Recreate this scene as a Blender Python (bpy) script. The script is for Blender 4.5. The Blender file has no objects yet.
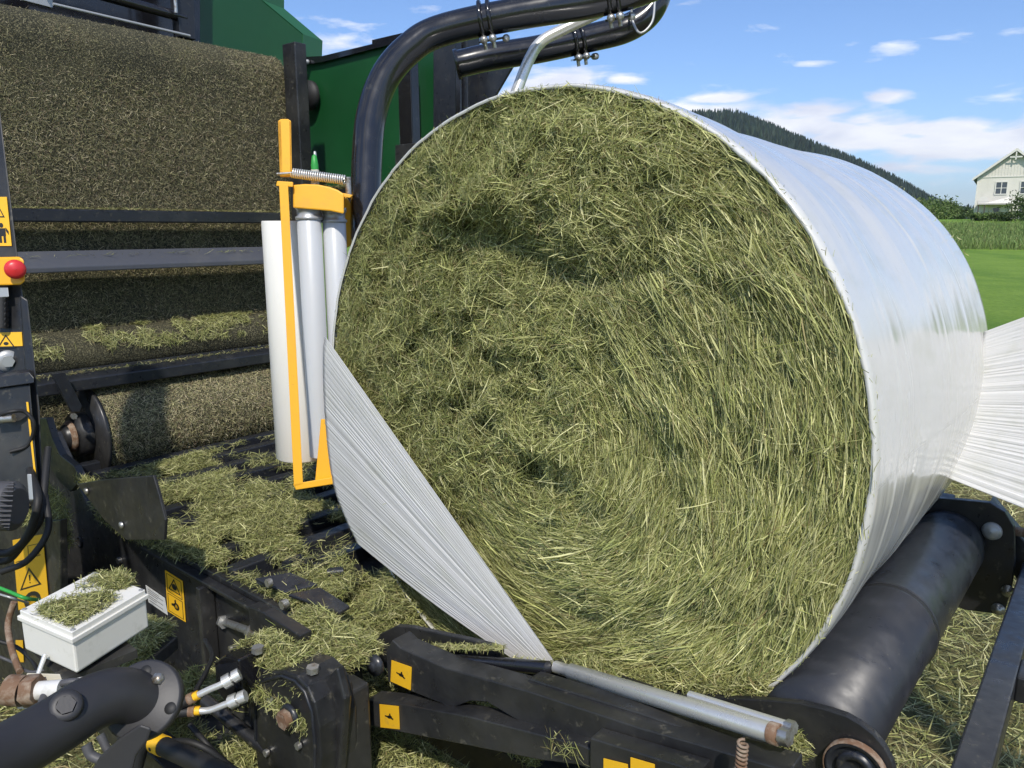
import bpy, math, numpy as np
from mathutils import Vector
rng = np.random.default_rng(7)
sc = bpy.context.scene
R = math.radians
# ---------------------------------------------------------------- camera / frames
F, CH, PITCH, TH = 769.0, 1.65, 0.2, 0.6935
CAM = np.array([0, 0, CH])
C0 = np.array([.0427, 1.527, 0.])
AX = np.array([math.sin(TH), math.cos(TH), 0.])      # along the bale axis
LX = np.array([-math.cos(TH), math.sin(TH), 0.])     # towards the baler
UZ = np.array([0, 0, 1.])
def ray(px, py):
    c, s = math.cos(PITCH), math.sin(PITCH); x = (px-512)/F; u = (384-py)/F
    return np.array([x, c+u*s, -s+u*c])
def P(px, py, d=None, z=None, t=None, s=None):
    r = ray(px, py)
    if d is not None: return CAM + r*d
    if z is not None: return CAM + r*(z-CH)/r[2]
    if t is not None: return CAM + r*((t-(CAM-C0)@LX)/(r@LX))
    return CAM + r*((s-(CAM-C0)@AX)/(r@AX))
def W(s, t, z): return C0 + s*AX + t*LX + UZ*z
def mc(p): q = p-C0; return q@AX, q@LX, p[2]

cam = bpy.data.cameras.new('camera'); co = bpy.data.objects.new('camera', cam)
sc.collection.objects.link(co); sc.camera = co
cam.sensor_width = 36; cam.lens = 36*F/1024; cam.clip_start = .02; cam.clip_end = 12000
co.location = (0, 0, CH); co.rotation_euler = (math.pi/2-PITCH, 0, 0)

# ---------------------------------------------------------------- materials
def mat(name, col=(.5,.5,.5), rough=.5, metal=0., spec=.5, coat=0., noise=None, bump=None, attr=None, trans=0.):
    m = bpy.data.materials.new(name); m.use_nodes = True; nt = m.node_tree; N = nt.nodes; Lk = nt.links
    b = N['Principled BSDF']
    b.inputs['Base Color'].default_value = (*col, 1); b.inputs['Roughness'].default_value = rough
    b.inputs['Metallic'].default_value = metal; b.inputs['Specular IOR Level'].default_value = spec
    b.inputs['Coat Weight'].default_value = coat; b.inputs['Coat Roughness'].default_value = .08
    tc = N.new('ShaderNodeTexCoord')
    if attr:
        a = N.new('ShaderNodeAttribute'); a.attribute_name = attr; Lk.new(a.outputs['Color'], b.inputs['Base Color'])
    if noise:   # list of (scale, detail, lo, hi, colour2)
        src = None
        for (sc_, det, lo, hi, c2) in noise:
            n = N.new('ShaderNodeTexNoise'); n.inputs['Scale'].default_value = sc_; n.inputs['Detail'].default_value = det
            n.inputs['Roughness'].default_value = .65
            Lk.new(tc.outputs['Object'], n.inputs['Vector'])
            r = N.new('ShaderNodeMapRange'); r.inputs[1].default_value = lo; r.inputs[2].default_value = hi
            Lk.new(n.outputs['Fac'], r.inputs[0])
            mx = N.new('ShaderNodeMix'); mx.data_type = 'RGBA'
            Lk.new(r.outputs[0], mx.inputs[0]); mx.inputs[7].default_value = (*c2, 1)
            if src is None:
                if attr: Lk.new(a.outputs['Color'], mx.inputs[6])
                else: mx.inputs[6].default_value = (*col, 1)
            else: Lk.new(src, mx.inputs[6])
            src = mx.outputs[2]
        Lk.new(src, b.inputs['Base Color'])
    if bump:    # (scale, strength, distance)
        n = N.new('ShaderNodeTexNoise'); n.inputs['Scale'].default_value = bump[0]; n.inputs['Detail'].default_value = 6
        Lk.new(tc.outputs['Object'], n.inputs['Vector'])
        bp = N.new('ShaderNodeBump'); bp.inputs['Strength'].default_value = bump[1]; bp.inputs['Distance'].default_value = bump[2]
        Lk.new(n.outputs['Fac'], bp.inputs['Height']); Lk.new(bp.outputs['Normal'], b.inputs['Normal'])
        if len(bump) > 3:
            rr = N.new('ShaderNodeMapRange'); rr.inputs[1].default_value = .3; rr.inputs[2].default_value = .7
            rr.inputs[3].default_value = max(0, rough-bump[3]); rr.inputs[4].default_value = rough+bump[3]
            Lk.new(n.outputs['Fac'], rr.inputs[0]); Lk.new(rr.outputs[0], b.inputs['Roughness'])
    if trans:
        b.inputs['Subsurface Weight'].default_value = 0
        tr = N.new('ShaderNodeBsdfTranslucent'); ms = N.new('ShaderNodeMixShader'); ms.inputs[0].default_value = trans
        o = N['Material Output']
        if attr: Lk.new(a.outputs['Color'], tr.inputs['Color'])
        else: tr.inputs['Color'].default_value = (*col, 1)
        Lk.new(b.outputs[0], ms.inputs[1]); Lk.new(tr.outputs[0], ms.inputs[2]); Lk.new(ms.outputs[0], o.inputs['Surface'])
    return m
DUST = (.11, .10, .07)
M_ = {}
M_['black'] = mat('black_paint', (.016,.0165,.018), .38, noise=[(3.5, 8, .45, .75, (.055,.054,.05)), (38, 6, .60, .78, (.14,.13,.10))], bump=(30, .12, .002, .14))
M_['beam'] = mat('dusty_black_paint', (.016,.018,.023), .36, noise=[(6, 8, .5, .8, (.045,.046,.046)), (60, 6, .6, .8, DUST)], bump=(40, .15, .002, .12))
M_['barsheen'] = mat('dusty_bar_paint_sky_sheen', (.065,.07,.085), .5, noise=[(6, 8, .5, .8, (.10,.10,.10)), (60, 6, .6, .8, DUST)], bump=(40, .15, .002))  # dusty black bar; sky reflection painted into the bluish grey base
M_['gloss'] = mat('gloss_black_paint', (.01,.01,.012), .2, coat=.4, noise=[(25, 8, .6, .85, (.06,.058,.05))], bump=(14, .05, .002, .1))
M_['matte'] = mat('matte_black_paint', (.025,.025,.028), .5, noise=[(9, 8, .5, .8, (.035,.034,.034))], bump=(300, .15, .0006))
M_['rubber'] = mat('black_rubber', (.012,.012,.012), .6, bump=(60, .2, .001))
M_['roller'] = mat('worn_roller_steel', (.024,.026,.031), .38, metal=.0, noise=[(14, 10, .5, .8, (.048,.050,.058)), (90, 5, .66, .8, (.12,.11,.08))], bump=(20, .12, .002, .14))
M_['steel'] = mat('galvanised_steel', (.70,.70,.67), .30, metal=.55, noise=[(30, 8, .55, .8, (.48,.47,.43))], bump=(40, .04, .001, .06))
M_['bolt'] = mat('zinc_bolt_steel', (.45,.45,.43), .38, metal=.8, noise=[(60, 6, .5, .7, (.22,.17,.11))])
M_['rust'] = mat('rusty_steel', (.16,.09,.05), .75, noise=[(50, 8, .45, .65, (.30,.24,.18))], bump=(120, .4, .001))
M_['yellow'] = mat('yellow_paint', (.80,.40,.015), .4, noise=[(9, 8, .55, .8, (.66,.33,.03)), (55, 6, .66, .8, (.25,.16,.05))], bump=(50, .08, .001))
M_['sticker'] = mat('yellow_sticker', (.82,.46,.02), .45, noise=[(30, 6, .58, .8, (.55,.33,.06))])
M_['ink'] = mat('sticker_ink', (.012,.012,.012), .5)
M_['wsticker'] = mat('white_sticker', (.62,.62,.60), .5, noise=[(40, 6, .55, .8, (.42,.40,.34))])
M_['red'] = mat('red_plastic', (.62,.03,.035), .35)
M_['green'] = mat('green_paint', (.009,.066,.020), .38, noise=[(2.5, 6, .45, .75, (.012,.085,.027)), (50, 6, .66, .82, (.08,.12,.05))], bump=(4, .05, .004, .08))
M_['greenlit'] = mat('green_paint_lit', (.025,.12,.045), .4, noise=[(50, 6, .62, .82, (.08,.16,.08))])  # lighter copy of the green paint; light on the sloping bevel is painted in
M_['boxwhite'] = mat('grey_white_plastic', (.74,.73,.68), .45, noise=[(22, 8, .56, .8, (.50,.49,.42))], bump=(200, .05, .0005))
M_['film_roll'] = mat('white_film_roll', (.80,.78,.72), .32, bump=(18, .04, .002))
M_['grey'] = mat('grey_plastic', (.07,.07,.075), .55, bump=(80, .1, .001))
M_['hose_green'] = mat('green_cable', (.03,.30,.05), .45)
M_['cap'] = mat('grey_roller_cap', (.40,.41,.41), .4, metal=.4)
M_['prestretch'] = mat('ribbed_white_roller', (.52,.54,.56), .35, bump=(70, .15, .001))
M_['clear'] = mat('yellowed_clear_plastic', (.55,.52,.42), .2)
M_['hay'] = mat('hay_stems', attr='tint', rough=.55, spec=.35, trans=.18)
M_['haybase'] = mat('packed_hay', (.05,.05,.02), .9, spec=.1, noise=[(18, 10, .4, .65, (.06,.06,.022)), (70, 8, .5, .7, (.018,.02,.008))], bump=(60, 1., .02))  # base kept darker than the stems, painting shade into the gaps
M_['chaff'] = mat('chaff_on_belt', (.035,.035,.024), .85, spec=.15, noise=[(5, 8, .4, .7, (.075,.07,.042)), (160, 4, .5, .62, (.17,.155,.09)), (240, 3, .57, .66, (.015,.016,.014))], bump=(170, 1., .006))

# ---------------------------------------------------------------- object helpers
def link(o): sc.collection.objects.link(o); return o
def tag(o, label=None, cat=None, group=None, kind=None):
    if label: o['label'] = label
    if cat: o['category'] = cat
    if group: o['group'] = group
    if kind: o['kind'] = kind
    return o
def empty(name, loc, label, cat, group=None):
    o = link(bpy.data.objects.new(name, None)); o.location = loc; o.empty_display_size = .1
    return tag(o, label, cat, group)
def origin(o):
    v = np.zeros(3)
    while o is not None: v = v + np.array(o.location); o = o.parent
    return v
class MB:
    def __init__(s): s.v = []; s.f = []; s.m = []; s.sm = []; s.mats = []; s.n = 0
    def mi(s, m):
        if m not in s.mats: s.mats.append(m)
        return s.mats.index(m)
    def add(s, vs, fs, m, smooth=False):
        k = s.mi(m); vs = [np.asarray(v, float) for v in vs]
        s.v += vs
        for f in fs: s.f.append([i+s.n for i in f]); s.m.append(k); s.sm.append(smooth)
        s.n += len(vs)
        return s
    def prism(s, pts, off, m):              # polygon extruded by vector off
        n = len(pts); off = np.asarray(off, float); pts = [np.asarray(p, float) for p in pts]
        a = sum(np.cross(pts[i], pts[(i+1) % n]) for i in range(n))
        if a @ off > 0: pts = pts[::-1]
        vs = pts + [p+off for p in pts]
        fs = [list(range(n)), list(range(2*n-1, n-1, -1))] + [[i, i+n, (i+1) % n+n, (i+1) % n] for i in range(n)]
        return s.add(vs, fs, m)
    def box(s, o, a, b, c, m):
        o, a, b, c = map(lambda q: np.asarray(q, float), (o, a, b, c))
        return s.prism([o, o+a, o+a+b, o+b], c, m)
    def mbox(s, s0, s1, t0, t1, z0, z1, m):
        return s.box(W(s0, t0, z0), AX*(s1-s0), LX*(t1-t0), UZ*(z1-z0), m)
    def tube(s, pts, r, m, n=14, cap=True, closed=False):
        pts = np.array([np.asarray(p, float) for p in pts]); k = len(pts)
        rs = np.broadcast_to(np.asarray(r, float), (k,))
        T = np.gradient(pts, axis=0); T /= np.linalg.norm(T, axis=1)[:, None]
        u = np.cross(T[0], [0, 0, 1.]);
        if np.linalg.norm(u) < 1e-3: u = np.cross(T[0], [1., 0, 0])
        u /= np.linalg.norm(u); vs = []
        for i in range(k):
            u = u-T[i]*(u@T[i]); u /= np.linalg.norm(u); w = np.cross(T[i], u)
            for j in range(n):
                a = 2*math.pi*j/n; vs.append(pts[i]+rs[i]*(math.cos(a)*u+math.sin(a)*w))
        fs = [[i*n+j, i*n+(j+1) % n, (i+1)*n+(j+1) % n, (i+1)*n+j] for i in range(k-1) for j in range(n)]
        s.add(vs, fs, m, True)
        if cap: s.add([vs[j] for j in range(n)], [list(range(n))[::-1]], m); s.add([vs[(k-1)*n+j] for j in range(n)], [list(range(n))], m)
        return s
    def cyl(s, a, b, r, m, n=32): return s.tube([a, b], r, m, n)
    def lathe(s, o, ax, prof, m, n=48):     # prof: (distance along axis, radius)
        ax = np.asarray(ax, float); ax /= np.linalg.norm(ax); u = np.cross(ax, [0, 0, 1.])
        if np.linalg.norm(u) < 1e-3: u = np.array([1., 0, 0])
        u /= np.linalg.norm(u); w = np.cross(ax, u); o = np.asarray(o, float)
        vs = [o+ax*h+r*(math.cos(2*math.pi*j/n)*u+math.sin(2*math.pi*j/n)*w) for h, r in prof for j in range(n)]
        fs = [[i*n+j, i*n+(j+1) % n, (i+1)*n+(j+1) % n, (i+1)*n+j] for i in range(len(prof)-1) for j in range(n)]
        return s.add(vs, fs, m, True)
    def hexn(s, o, ax, r, h, m): return s.tube([o, np.asarray(o)+np.asarray(ax)*h], r, m, 6)
    def build(s, name, parent=None, bevel=0., label=None, kind=None, sharp=True):
        me = bpy.data.meshes.new(name); o0 = origin(parent)
        me.from_pydata([tuple(v-o0) for v in s.v], [], s.f)
        for m in s.mats: me.materials.append(M_[m])
        me.polygons.foreach_set('material_index', s.m); me.polygons.foreach_set('use_smooth', s.sm); me.update()
        o = link(bpy.data.objects.new(name, me)); o.parent = parent
        if bevel:
            b = o.modifiers.new('bevel', 'BEVEL'); b.width = bevel; b.segments = 2; b.limit_method = 'ANGLE'; b.angle_limit = R(40)
        if label: o['label'] = label
        if kind: o['kind'] = kind
        return o
def catmull(pts, n=8):
    pts = [np.asarray(p, float) for p in pts]; q = [2*pts[0]-pts[1]]+pts+[2*pts[-1]-pts[-2]]; out = []
    for i in range(1, len(q)-2):
        for k in range(n):
            t = k/n; p0, p1, p2, p3 = q[i-1:i+3]
            out.append(.5*((2*p1)+(-p0+p2)*t+(2*p0-5*p1+4*p2-p3)*t*t+(-p0+3*p1-3*p2+p3)*t**3))
    out.append(pts[-1]); return out
def nrm(v): v = np.asarray(v, float); return v/np.linalg.norm(v)

# ---------------------------------------------------------------- noise + strands
def _hash(ix, iy, iz, seed):
    h = (ix.astype(np.int64)*374761393+iy.astype(np.int64)*668265263+iz.astype(np.int64)*2147483647+seed*974634777) & 0xffffffff
    h = ((h ^ (h >> 13))*1274126177) & 0xffffffff
    return ((h ^ (h >> 16)) & 0xffffff)/float(0xffffff)
def vnoise(p, seed=0):
    i = np.floor(p).astype(np.int64); f = p-i; f = f*f*(3-2*f); r = 0
    for dx in (0, 1):
        for dy in (0, 1):
            for dz in (0, 1):
                w = (f[:, 0] if dx else 1-f[:, 0])*(f[:, 1] if dy else 1-f[:, 1])*(f[:, 2] if dz else 1-f[:, 2])
                r = r+w*_hash(i[:, 0]+dx, i[:, 1]+dy, i[:, 2]+dz, seed)
    return r
def fbm(p, seed=0, oc=4):
    r = 0; a = .5
    for k in range(oc): r = r+a*(vnoise(p*2**k, seed+k)-.5); a *= .5
    return r*2
PAL = np.array([(.235,.235,.070), (.150,.170,.048), (.065,.080,.024), (.43,.41,.17), (.58,.53,.27), (.22,.165,.075), (.35,.35,.125)])
def palette(n, w, jitter=.25, pal=PAL):
    w = np.array(w, float); w /= w.sum()
    a = rng.choice(len(pal), n, p=w); b = rng.choice(len(pal), n, p=w); t = rng.random(n)[:, None]*.5
    return (pal[a]*(1-t)+pal[b]*t)*np.array([1.0, 1.045, 1.06])*(1+jitter*rng.normal(size=(n, 1))).clip(.35, 1.8)
def unit(v): return v/np.maximum(np.linalg.norm(v, axis=1), 1e-9)[:, None]
def strand_arrays(C, D, N, L, wd, bend, col, seg=3):
    n = len(C); D = unit(D); N = unit(N+rng.normal(size=(n, 3))*.45)
    Wd = unit(np.cross(D, N))*wd[:, None]*.5
    B = unit(np.cross(D, rng.normal(size=(n, 3)))); vs = []
    for k in range(seg+1):
        t = k/seg-.5; c = C+D*(L*t)[:, None]+B*(bend*L*(4*t*t-.33))[:, None]
        tap = 1-.75*max(0, abs(t)*2-.3)
        vs += [c-Wd*tap, c+Wd*tap]
    V = np.stack(vs, 1).reshape(-1, 3); base = np.arange(n)[:, None, None]*(2*(seg+1))
    q = np.array([[2*k, 2*k+1, 2*k+3, 2*k+2] for k in range(seg)])[None]
    return V, (base+q).reshape(-1, 4), np.repeat(col, 2*(seg+1), 0)
def quads_obj(name, V, Q, col, m, parent=None, smooth=False, label=None, kind=None):
    V = V-origin(parent); me = bpy.data.meshes.new(name)
    me.vertices.add(len(V)); me.vertices.foreach_set('co', V.astype(np.float32).ravel())
    me.loops.add(len(Q)*4); me.loops.foreach_set('vertex_index', Q.astype(np.int32).ravel())
    me.polygons.add(len(Q)); me.polygons.foreach_set('loop_start', (np.arange(len(Q))*4).astype(np.int32))
    me.polygons.foreach_set('use_smooth', np.full(len(Q), smooth))
    me.update(calc_edges=True)
    if col is not None:
        a = me.color_attributes.new('tint', 'FLOAT_COLOR', 'POINT')
        a.data.foreach_set('color', np.concatenate([col, np.ones((len(col), 1))], 1).astype(np.float32).ravel())
    me.materials.append(M_[m]); o = link(bpy.data.objects.new(name, me)); o.parent = parent
    if label: o['label'] = label
    if kind: o['kind'] = kind
    return o
def cat(*arrs):
    V = []; Q = []; Cc = []; k = 0
    for v, q, c in arrs: V.append(v); Q.append(q+k); Cc.append(c); k += len(v)
    return np.concatenate(V), np.concatenate(Q), np.concatenate(Cc)
def surface_hay(S, n, L=(.03,.09), w=(.0015,.003), lift=.012, tilt=.25, wts=(3,2,1.2,2.5,1.5,.8,2), per=None, nz=None, drape=0.):
    """n loose strands over surface points: S(n) -> points, normals"""
    C, Nn = S(n)
    D = rng.normal(size=(n, 3)); D = D-Nn*(D*Nn).sum(1)[:, None]; D = unit(D)+Nn*(rng.normal(size=(n, 1))*tilt)
    C = C+Nn*(rng.random((n, 1))**1.3*lift)
    return strand_arrays(C, D, Nn, rng.uniform(*L, n), rng.uniform(*w, n), rng.normal(size=n)*.12, palette(n, wts))

# =============================================================== THE BALE
BR, BZ = .656, 1.267
bale = empty('hay_bale', W(.5, 0, BZ-BR), 'big round bale of green grass with its open end showing, half wrapped in white film', 'hay bale')
def bale_pt(u, v, h):        # u along -t (right), v up, h outward from the face (towards the camera side)
    v = v-.012*np.clip(v/.65, 0, 1)**4
    return C0+UZ*BZ + np.outer(u, -LX)+np.outer(v, UZ)-np.outer(h, AX)
_HOL = [(a_, r_, w_) for a_, r_, w_ in zip(rng.uniform(0, 6.28, 26), rng.uniform(.05, .58, 26), rng.uniform(.012, .035, 26))]
def face_h(u, v):
    p = np.stack([u, v, u*0], 1); r = np.hypot(u, v)
    h = .036*fbm(p*3.2, 3, 3)+.034*fbm(p*9, 11, 3)+.030*fbm(p*26, 17, 2)
    # the torn overhang high on the left, and the hollow heart
    h -= .046*(.6+2.6*fbm(p*9, 91, 3))*np.exp(-(((u+.08)/.15)**2+((v-.37+.25*(u+.08))/.035)**2))
    h -= .04*np.exp(-(((u-.12)/.09)**2+((v-.29)/.03)**2))
    h += .035*np.exp(-(((u+.07)/.2)**2+((v-.48)/.07)**2))
    h -= .05*np.exp(-(((u+.10)/.05)**2+((v+.03)/.035)**2))+.06*np.exp(-(((u+.0)/.03)**2+((v+.12)/.05)**2))+.035*np.exp(-(((u+.19)/.04)**2+((v-.0)/.03)**2))
    for k in range(26):
        a_, r_, w_ = _HOL[k]; h -= .020*np.exp(-(((u-r_*math.cos(a_))/w_)**2+((v-r_*math.sin(a_))/(w_*.7))**2))
    h += .022*np.exp(-(((u+.02)/.1)**2+((v+.035)/.03)**2))
    h += .03*np.exp(-(((u-.40)/.09)**2+((v+.20)/.07)**2))+.02*np.exp(-(((u-.33)/.06)**2+((v-.07)/.05)**2))
    h = np.where(u < -.25, np.minimum(h, .012+.1*np.clip(u+.45, 0, 1)), h)
    return (h+.006)*np.clip((.655-r)/.07, 0, 1)-.012
# packed core: displaced disc + barrel
nr, na = 110, 220
rr = np.linspace(0, .648, nr); aa = np.linspace(0, 2*np.pi, na, endpoint=False)
Rg, Ag = np.meshgrid(rr, aa, indexing='ij'); u = (Rg*np.cos(Ag)).ravel(); v = (Rg*np.sin(Ag)).ravel()
V = bale_pt(u, v, face_h(u, v)-.012)
for r__, s__ in ((.632, .03), (.585, .14), (.575, .90)): V = np.concatenate([V, bale_pt(r__*np.cos(aa), r__*np.sin(aa), np.full(na, -s__))])
ii, jj = np.meshgrid(np.arange(nr+2), np.arange(na), indexing='ij'); jn = (jj+1) % na
Q = np.stack([ii*na+jj, ii*na+jn, (ii+1)*na+jn, (ii+1)*na+jj], -1).reshape(-1, 4)[:, ::-1]
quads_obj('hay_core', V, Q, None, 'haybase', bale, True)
# stems on the face
def face_strands(n, kind):
    r = .652*np.sqrt(rng.random(n)); a = rng.random(n)*2*np.pi; u = r*np.cos(a); v = r*np.sin(a)
    p = np.stack([u, v, u*0], 1); h = face_h(u, v)
    tang = np.stack([-np.sin(a), np.cos(a)], 1)
    # how orderly the lay is: combed on the right and below, tangled at the top and heart
    order = np.clip((r-.10)/.16, 0, 1)*np.clip((np.cos(a+.72)+.42)/.7, .12, 1)
    order = np.clip(order+.30*fbm(p*6, 31, 2), 0, 1)
    fa = np.arctan2(tang[:, 1], tang[:, 0])+.30*fbm(p*4, 5, 2)+fbm(p*14, 9, 2)*.5
    cl = fbm(p*13, 21, 2)*9+fbm(p*40, 22, 1)*3                 # tufts lie their own way
    ang = np.where(rng.random(n) < order*.9, fa+rng.normal(size=n)*.23, cl+rng.normal(size=n)*.7)
    d2 = np.stack([np.cos(ang), np.sin(ang)], 1)
    out = rng.normal(size=n)*np.where(order > .5, .10, .32)
    D = np.outer(d2[:, 0], -LX)+np.outer(d2[:, 1], UZ)-np.outer(out, AX)
    L = rng.gamma(3.0, .010, n).clip(.010, .12)*(.75+.95*order)
    if kind == 'long': L = rng.uniform(.07, .17, n); 
    lift = rng.random(n)**1.6*np.where(order > .5, .016, .026)
    edge_ = (r > .5) & (u < -.1); lift = np.where(edge_, lift*.4, lift); out = np.where(edge_, out*.4, out)
    D = np.outer(d2[:, 0], -LX)+np.outer(d2[:, 1], UZ)-np.outer(out, AX)
    # stay inside the rim
    C = bale_pt(u, v, h+lift)
    wts = (3, 2.2, 1.6, 2.4, 1.0, 1.1, 2.4)
    col = palette(n, wts, .24); c2_ = palette(n, (2, .8, 1, 4, 3, .6, 3), .24)
    col = np.where((rng.random(n) < np.clip(.35+u*.9-v*.2, .08, .7))[:, None], c2_, col)
    g = fbm(p*3, 41, 3)
    col *= (1+.22*g)[:, None]; straw = np.clip((u*.9-v*.25)/.6, -.6, 1)
    col *= (1.16+.24*straw)[:, None]
    wd = rng.uniform(.0007, .0018, n)*np.where(rng.random(n) < .10, 1.8, 1)
    end = np.hypot(np.abs(u)+np.abs(d2[:, 0])*L*.5*0+0, v)
    ok = np.minimum(np.hypot(u+d2[:, 0]*L*.5, v+d2[:, 1]*L*.5), 9) < .66
    ok &= np.hypot(u-d2[:, 0]*L*.5, v-d2[:, 1]*L*.5) < .66
    N = np.tile(-AX, (n, 1))
    i = ok
    return strand_arrays(C[i], D[i], N[i], L[i], wd[i], (rng.normal(size=n)*np.where(order > .5, .045, .10))[i], col[i], 3)
V, Q, Cc = cat(face_strands(185000, 'short'), face_strands(3000, 'long'))
quads_obj('hay_face', V, Q, Cc, 'hay', bale)

# ---- white film
def film_material(name, axis_bands=True, base=(.65,.645,.61)):
    m = bpy.data.materials.new(name); m.use_nodes = True; nt = m.node_tree; N = nt.nodes; Lk = nt.links
    b = N['Principled BSDF']; b.inputs['Roughness'].default_value = .22; b.inputs['Specular IOR Level'].default_value = .6
    b.inputs['Coat Weight'].default_value = .6 if axis_bands else .15; b.inputs['Coat Roughness'].default_value = .14
    uv = N.new('ShaderNodeAttribute'); uv.attribute_name = 'fuv'
    mp = N.new('ShaderNodeVectorMath'); mp.operation = 'MULTIPLY'; mp.inputs[1].default_value = (26, 2.2, 1) if axis_bands else (150, 1.2, 1)
    Lk.new(uv.outputs['Vector'], mp.inputs[0])
    n1 = N.new('ShaderNodeTexNoise'); n1.inputs['Scale'].default_value = 1; n1.inputs['Detail'].default_value = 4; Lk.new(mp.outputs[0], n1.inputs['Vector'])
    mp2 = N.new('ShaderNodeVectorMath'); mp2.operation = 'MULTIPLY'; mp2.inputs[1].default_value = (6, 9, 1)
    Lk.new(uv.outputs['Vector'], mp2.inputs[0])
    n2 = N.new('ShaderNodeTexNoise'); n2.inputs['Scale'].default_value = 1; n2.inputs['Detail'].default_value = 8; n2.inputs['Roughness'].default_value = .6
    Lk.new(mp2.outputs[0], n2.inputs['Vector'])
    ad = N.new('ShaderNodeMath'); ad.operation = 'MULTIPLY_ADD'; ad.inputs[1].default_value = .5 if axis_bands else .1
    Lk.new(n2.outputs['Fac'], ad.inputs[0]); Lk.new(n1.outputs['Fac'], ad.inputs[2])
    bp = N.new('ShaderNodeBump'); bp.inputs['Strength'].default_value = .16 if axis_bands else .5; bp.inputs['Distance'].default_value = .004
    Lk.new(ad.outputs[0], bp.inputs['Height']); Lk.new(bp.outputs[0], b.inputs['Normal'])
    # roughness changes band by band where the layers overlap
    mp3 = N.new('ShaderNodeVectorMath'); mp3.operation = 'MULTIPLY'; mp3.inputs[1].default_value = (7, .8, 1); Lk.new(uv.outputs['Vector'], mp3.inputs[0])
    n3 = N.new('ShaderNodeTexNoise'); n3.inputs['Scale'].default_value = 1; n3.inputs['Detail'].default_value = 3; Lk.new(mp3.outputs[0], n3.inputs['Vector'])
    r3 = N.new('ShaderNodeMapRange'); r3.inputs[1].default_value = .38; r3.inputs[2].default_value = .62; r3.inputs[3].default_value = .05; r3.inputs[4].default_value = .30
    Lk.new(n3.outputs['Fac'], r3.inputs[0]); Lk.new(r3.outputs[0], b.inputs['Coat Roughness'])
    # hay showing faintly through the film, scuffs
    r = N.new('ShaderNodeMapRange'); r.inputs[1].default_value = .5; r.inputs[2].default_value = .8; r.inputs[4].default_value = .8; Lk.new(n2.outputs['Fac'], r.inputs[0])
    mx = N.new('ShaderNodeMix'); mx.data_type = 'RGBA'; mx.inputs[6].default_value = (*base, 1); mx.inputs[7].default_value = (base[0]*.78, base[1]*.79, base[2]*.68, 1)
    Lk.new(r.outputs[0], mx.inputs[0]); src = mx.outputs[2]
    mp4 = N.new('ShaderNodeVectorMath'); mp4.operation = 'MULTIPLY'; mp4.inputs[1].default_value = (120, 16, 1); Lk.new(uv.outputs['Vector'], mp4.inputs[0])
    n4 = N.new('ShaderNodeTexNoise'); n4.inputs['Scale'].default_value = 1; n4.inputs['Detail'].default_value = 4; Lk.new(mp4.outputs[0], n4.inputs['Vector'])
    r4 = N.new('ShaderNodeMapRange'); r4.inputs[1].default_value = .66; r4.inputs[2].default_value = .74; r4.inputs[4].default_value = .5; Lk.new(n4.outputs['Fac'], r4.inputs[0])
    mx4 = N.new('ShaderNodeMix'); mx4.data_type = 'RGBA'; mx4.inputs[7].default_value = (.30,.30,.24, 1)
    Lk.new(r4.outputs[0], mx4.inputs[0]); Lk.new(src, mx4.inputs[6]); Lk.new(mx4.outputs[2], b.inputs['Base Color'])
    tr = N.new('ShaderNodeBsdfTranslucent'); tr.inputs['Color'].default_value = (*base, 1)
    ms = N.new('ShaderNodeMixShader'); ms.inputs[0].default_value = .06 if axis_bands else .3
    Lk.new(b.outputs[0], ms.inputs[1]); Lk.new(tr.outputs[0], ms.inputs[2]); Lk.new(ms.outputs[0], N['Material Output'].inputs['Surface'])
    return m
M_['film'] = film_material('white_stretch_film')
M_['filmweb'] = film_material('pleated_white_film', False, (.84,.83,.81))
def grid_obj(name, Pn, UV, m, parent, closed=False, label=None, thick=0.):
    nu, nv = Pn.shape[:2]; ii, jj = np.meshgrid(np.arange(nu-1), np.arange(nv if closed else nv-1), indexing='ij'); jn = (jj+1) % nv
    Q = np.stack([ii*nv+jj, ii*nv+jn, (ii+1)*nv+jn, (ii+1)*nv+jj], -1).reshape(-1, 4)
    o = quads_obj(name, Pn.reshape(-1, 3), Q, None, m, parent, True, label)
    a = o.data.attributes.new('fuv', 'FLOAT_VECTOR', 'POINT')
    a.data.foreach_set('vector', np.concatenate([UV.reshape(-1, 2), np.zeros((nu*nv, 1))], 1).astype(np.float32).ravel())
    if thick: s = o.modifiers.new('thickness', 'SOLIDIFY'); s.thickness = thick
    return o
na = 360; aa = np.linspace(0, 2*np.pi, na, endpoint=False)
prof = [(-.002, .6490), (-.004, .6520), (-.003, .6550), (.003, .6570)]
for s_ in np.linspace(.01, .975, 230): prof.append((s_, .6590-.006*math.exp(-((s_-.30)/.10)**2)))
prof += [(.992, .657), (1.004, .64), (1.012, .60), (1.014, .4), (1.014, .2), (1.014, .001)]
prof = np.array(prof); S_, A_ = np.meshgrid(prof[:, 0], aa, indexing='ij'); Rr = np.repeat(prof[:, 1][:, None], na, 1)
flat = np.stack([S_.ravel()*9, np.cos(A_).ravel()*1.3+7, np.sin(A_).ravel()*1.3], 1)
wr = fbm(flat, 50, 3).reshape(S_.shape)*.004 + fbm(flat*np.array([4, 1, 1]), 60, 2).reshape(S_.shape)*.0016
wr += fbm(np.stack([S_.ravel()*3, np.cos(A_).ravel()*3+7, np.sin(A_).ravel()*3], 1), 70, 3).reshape(S_.shape)*.007
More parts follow.
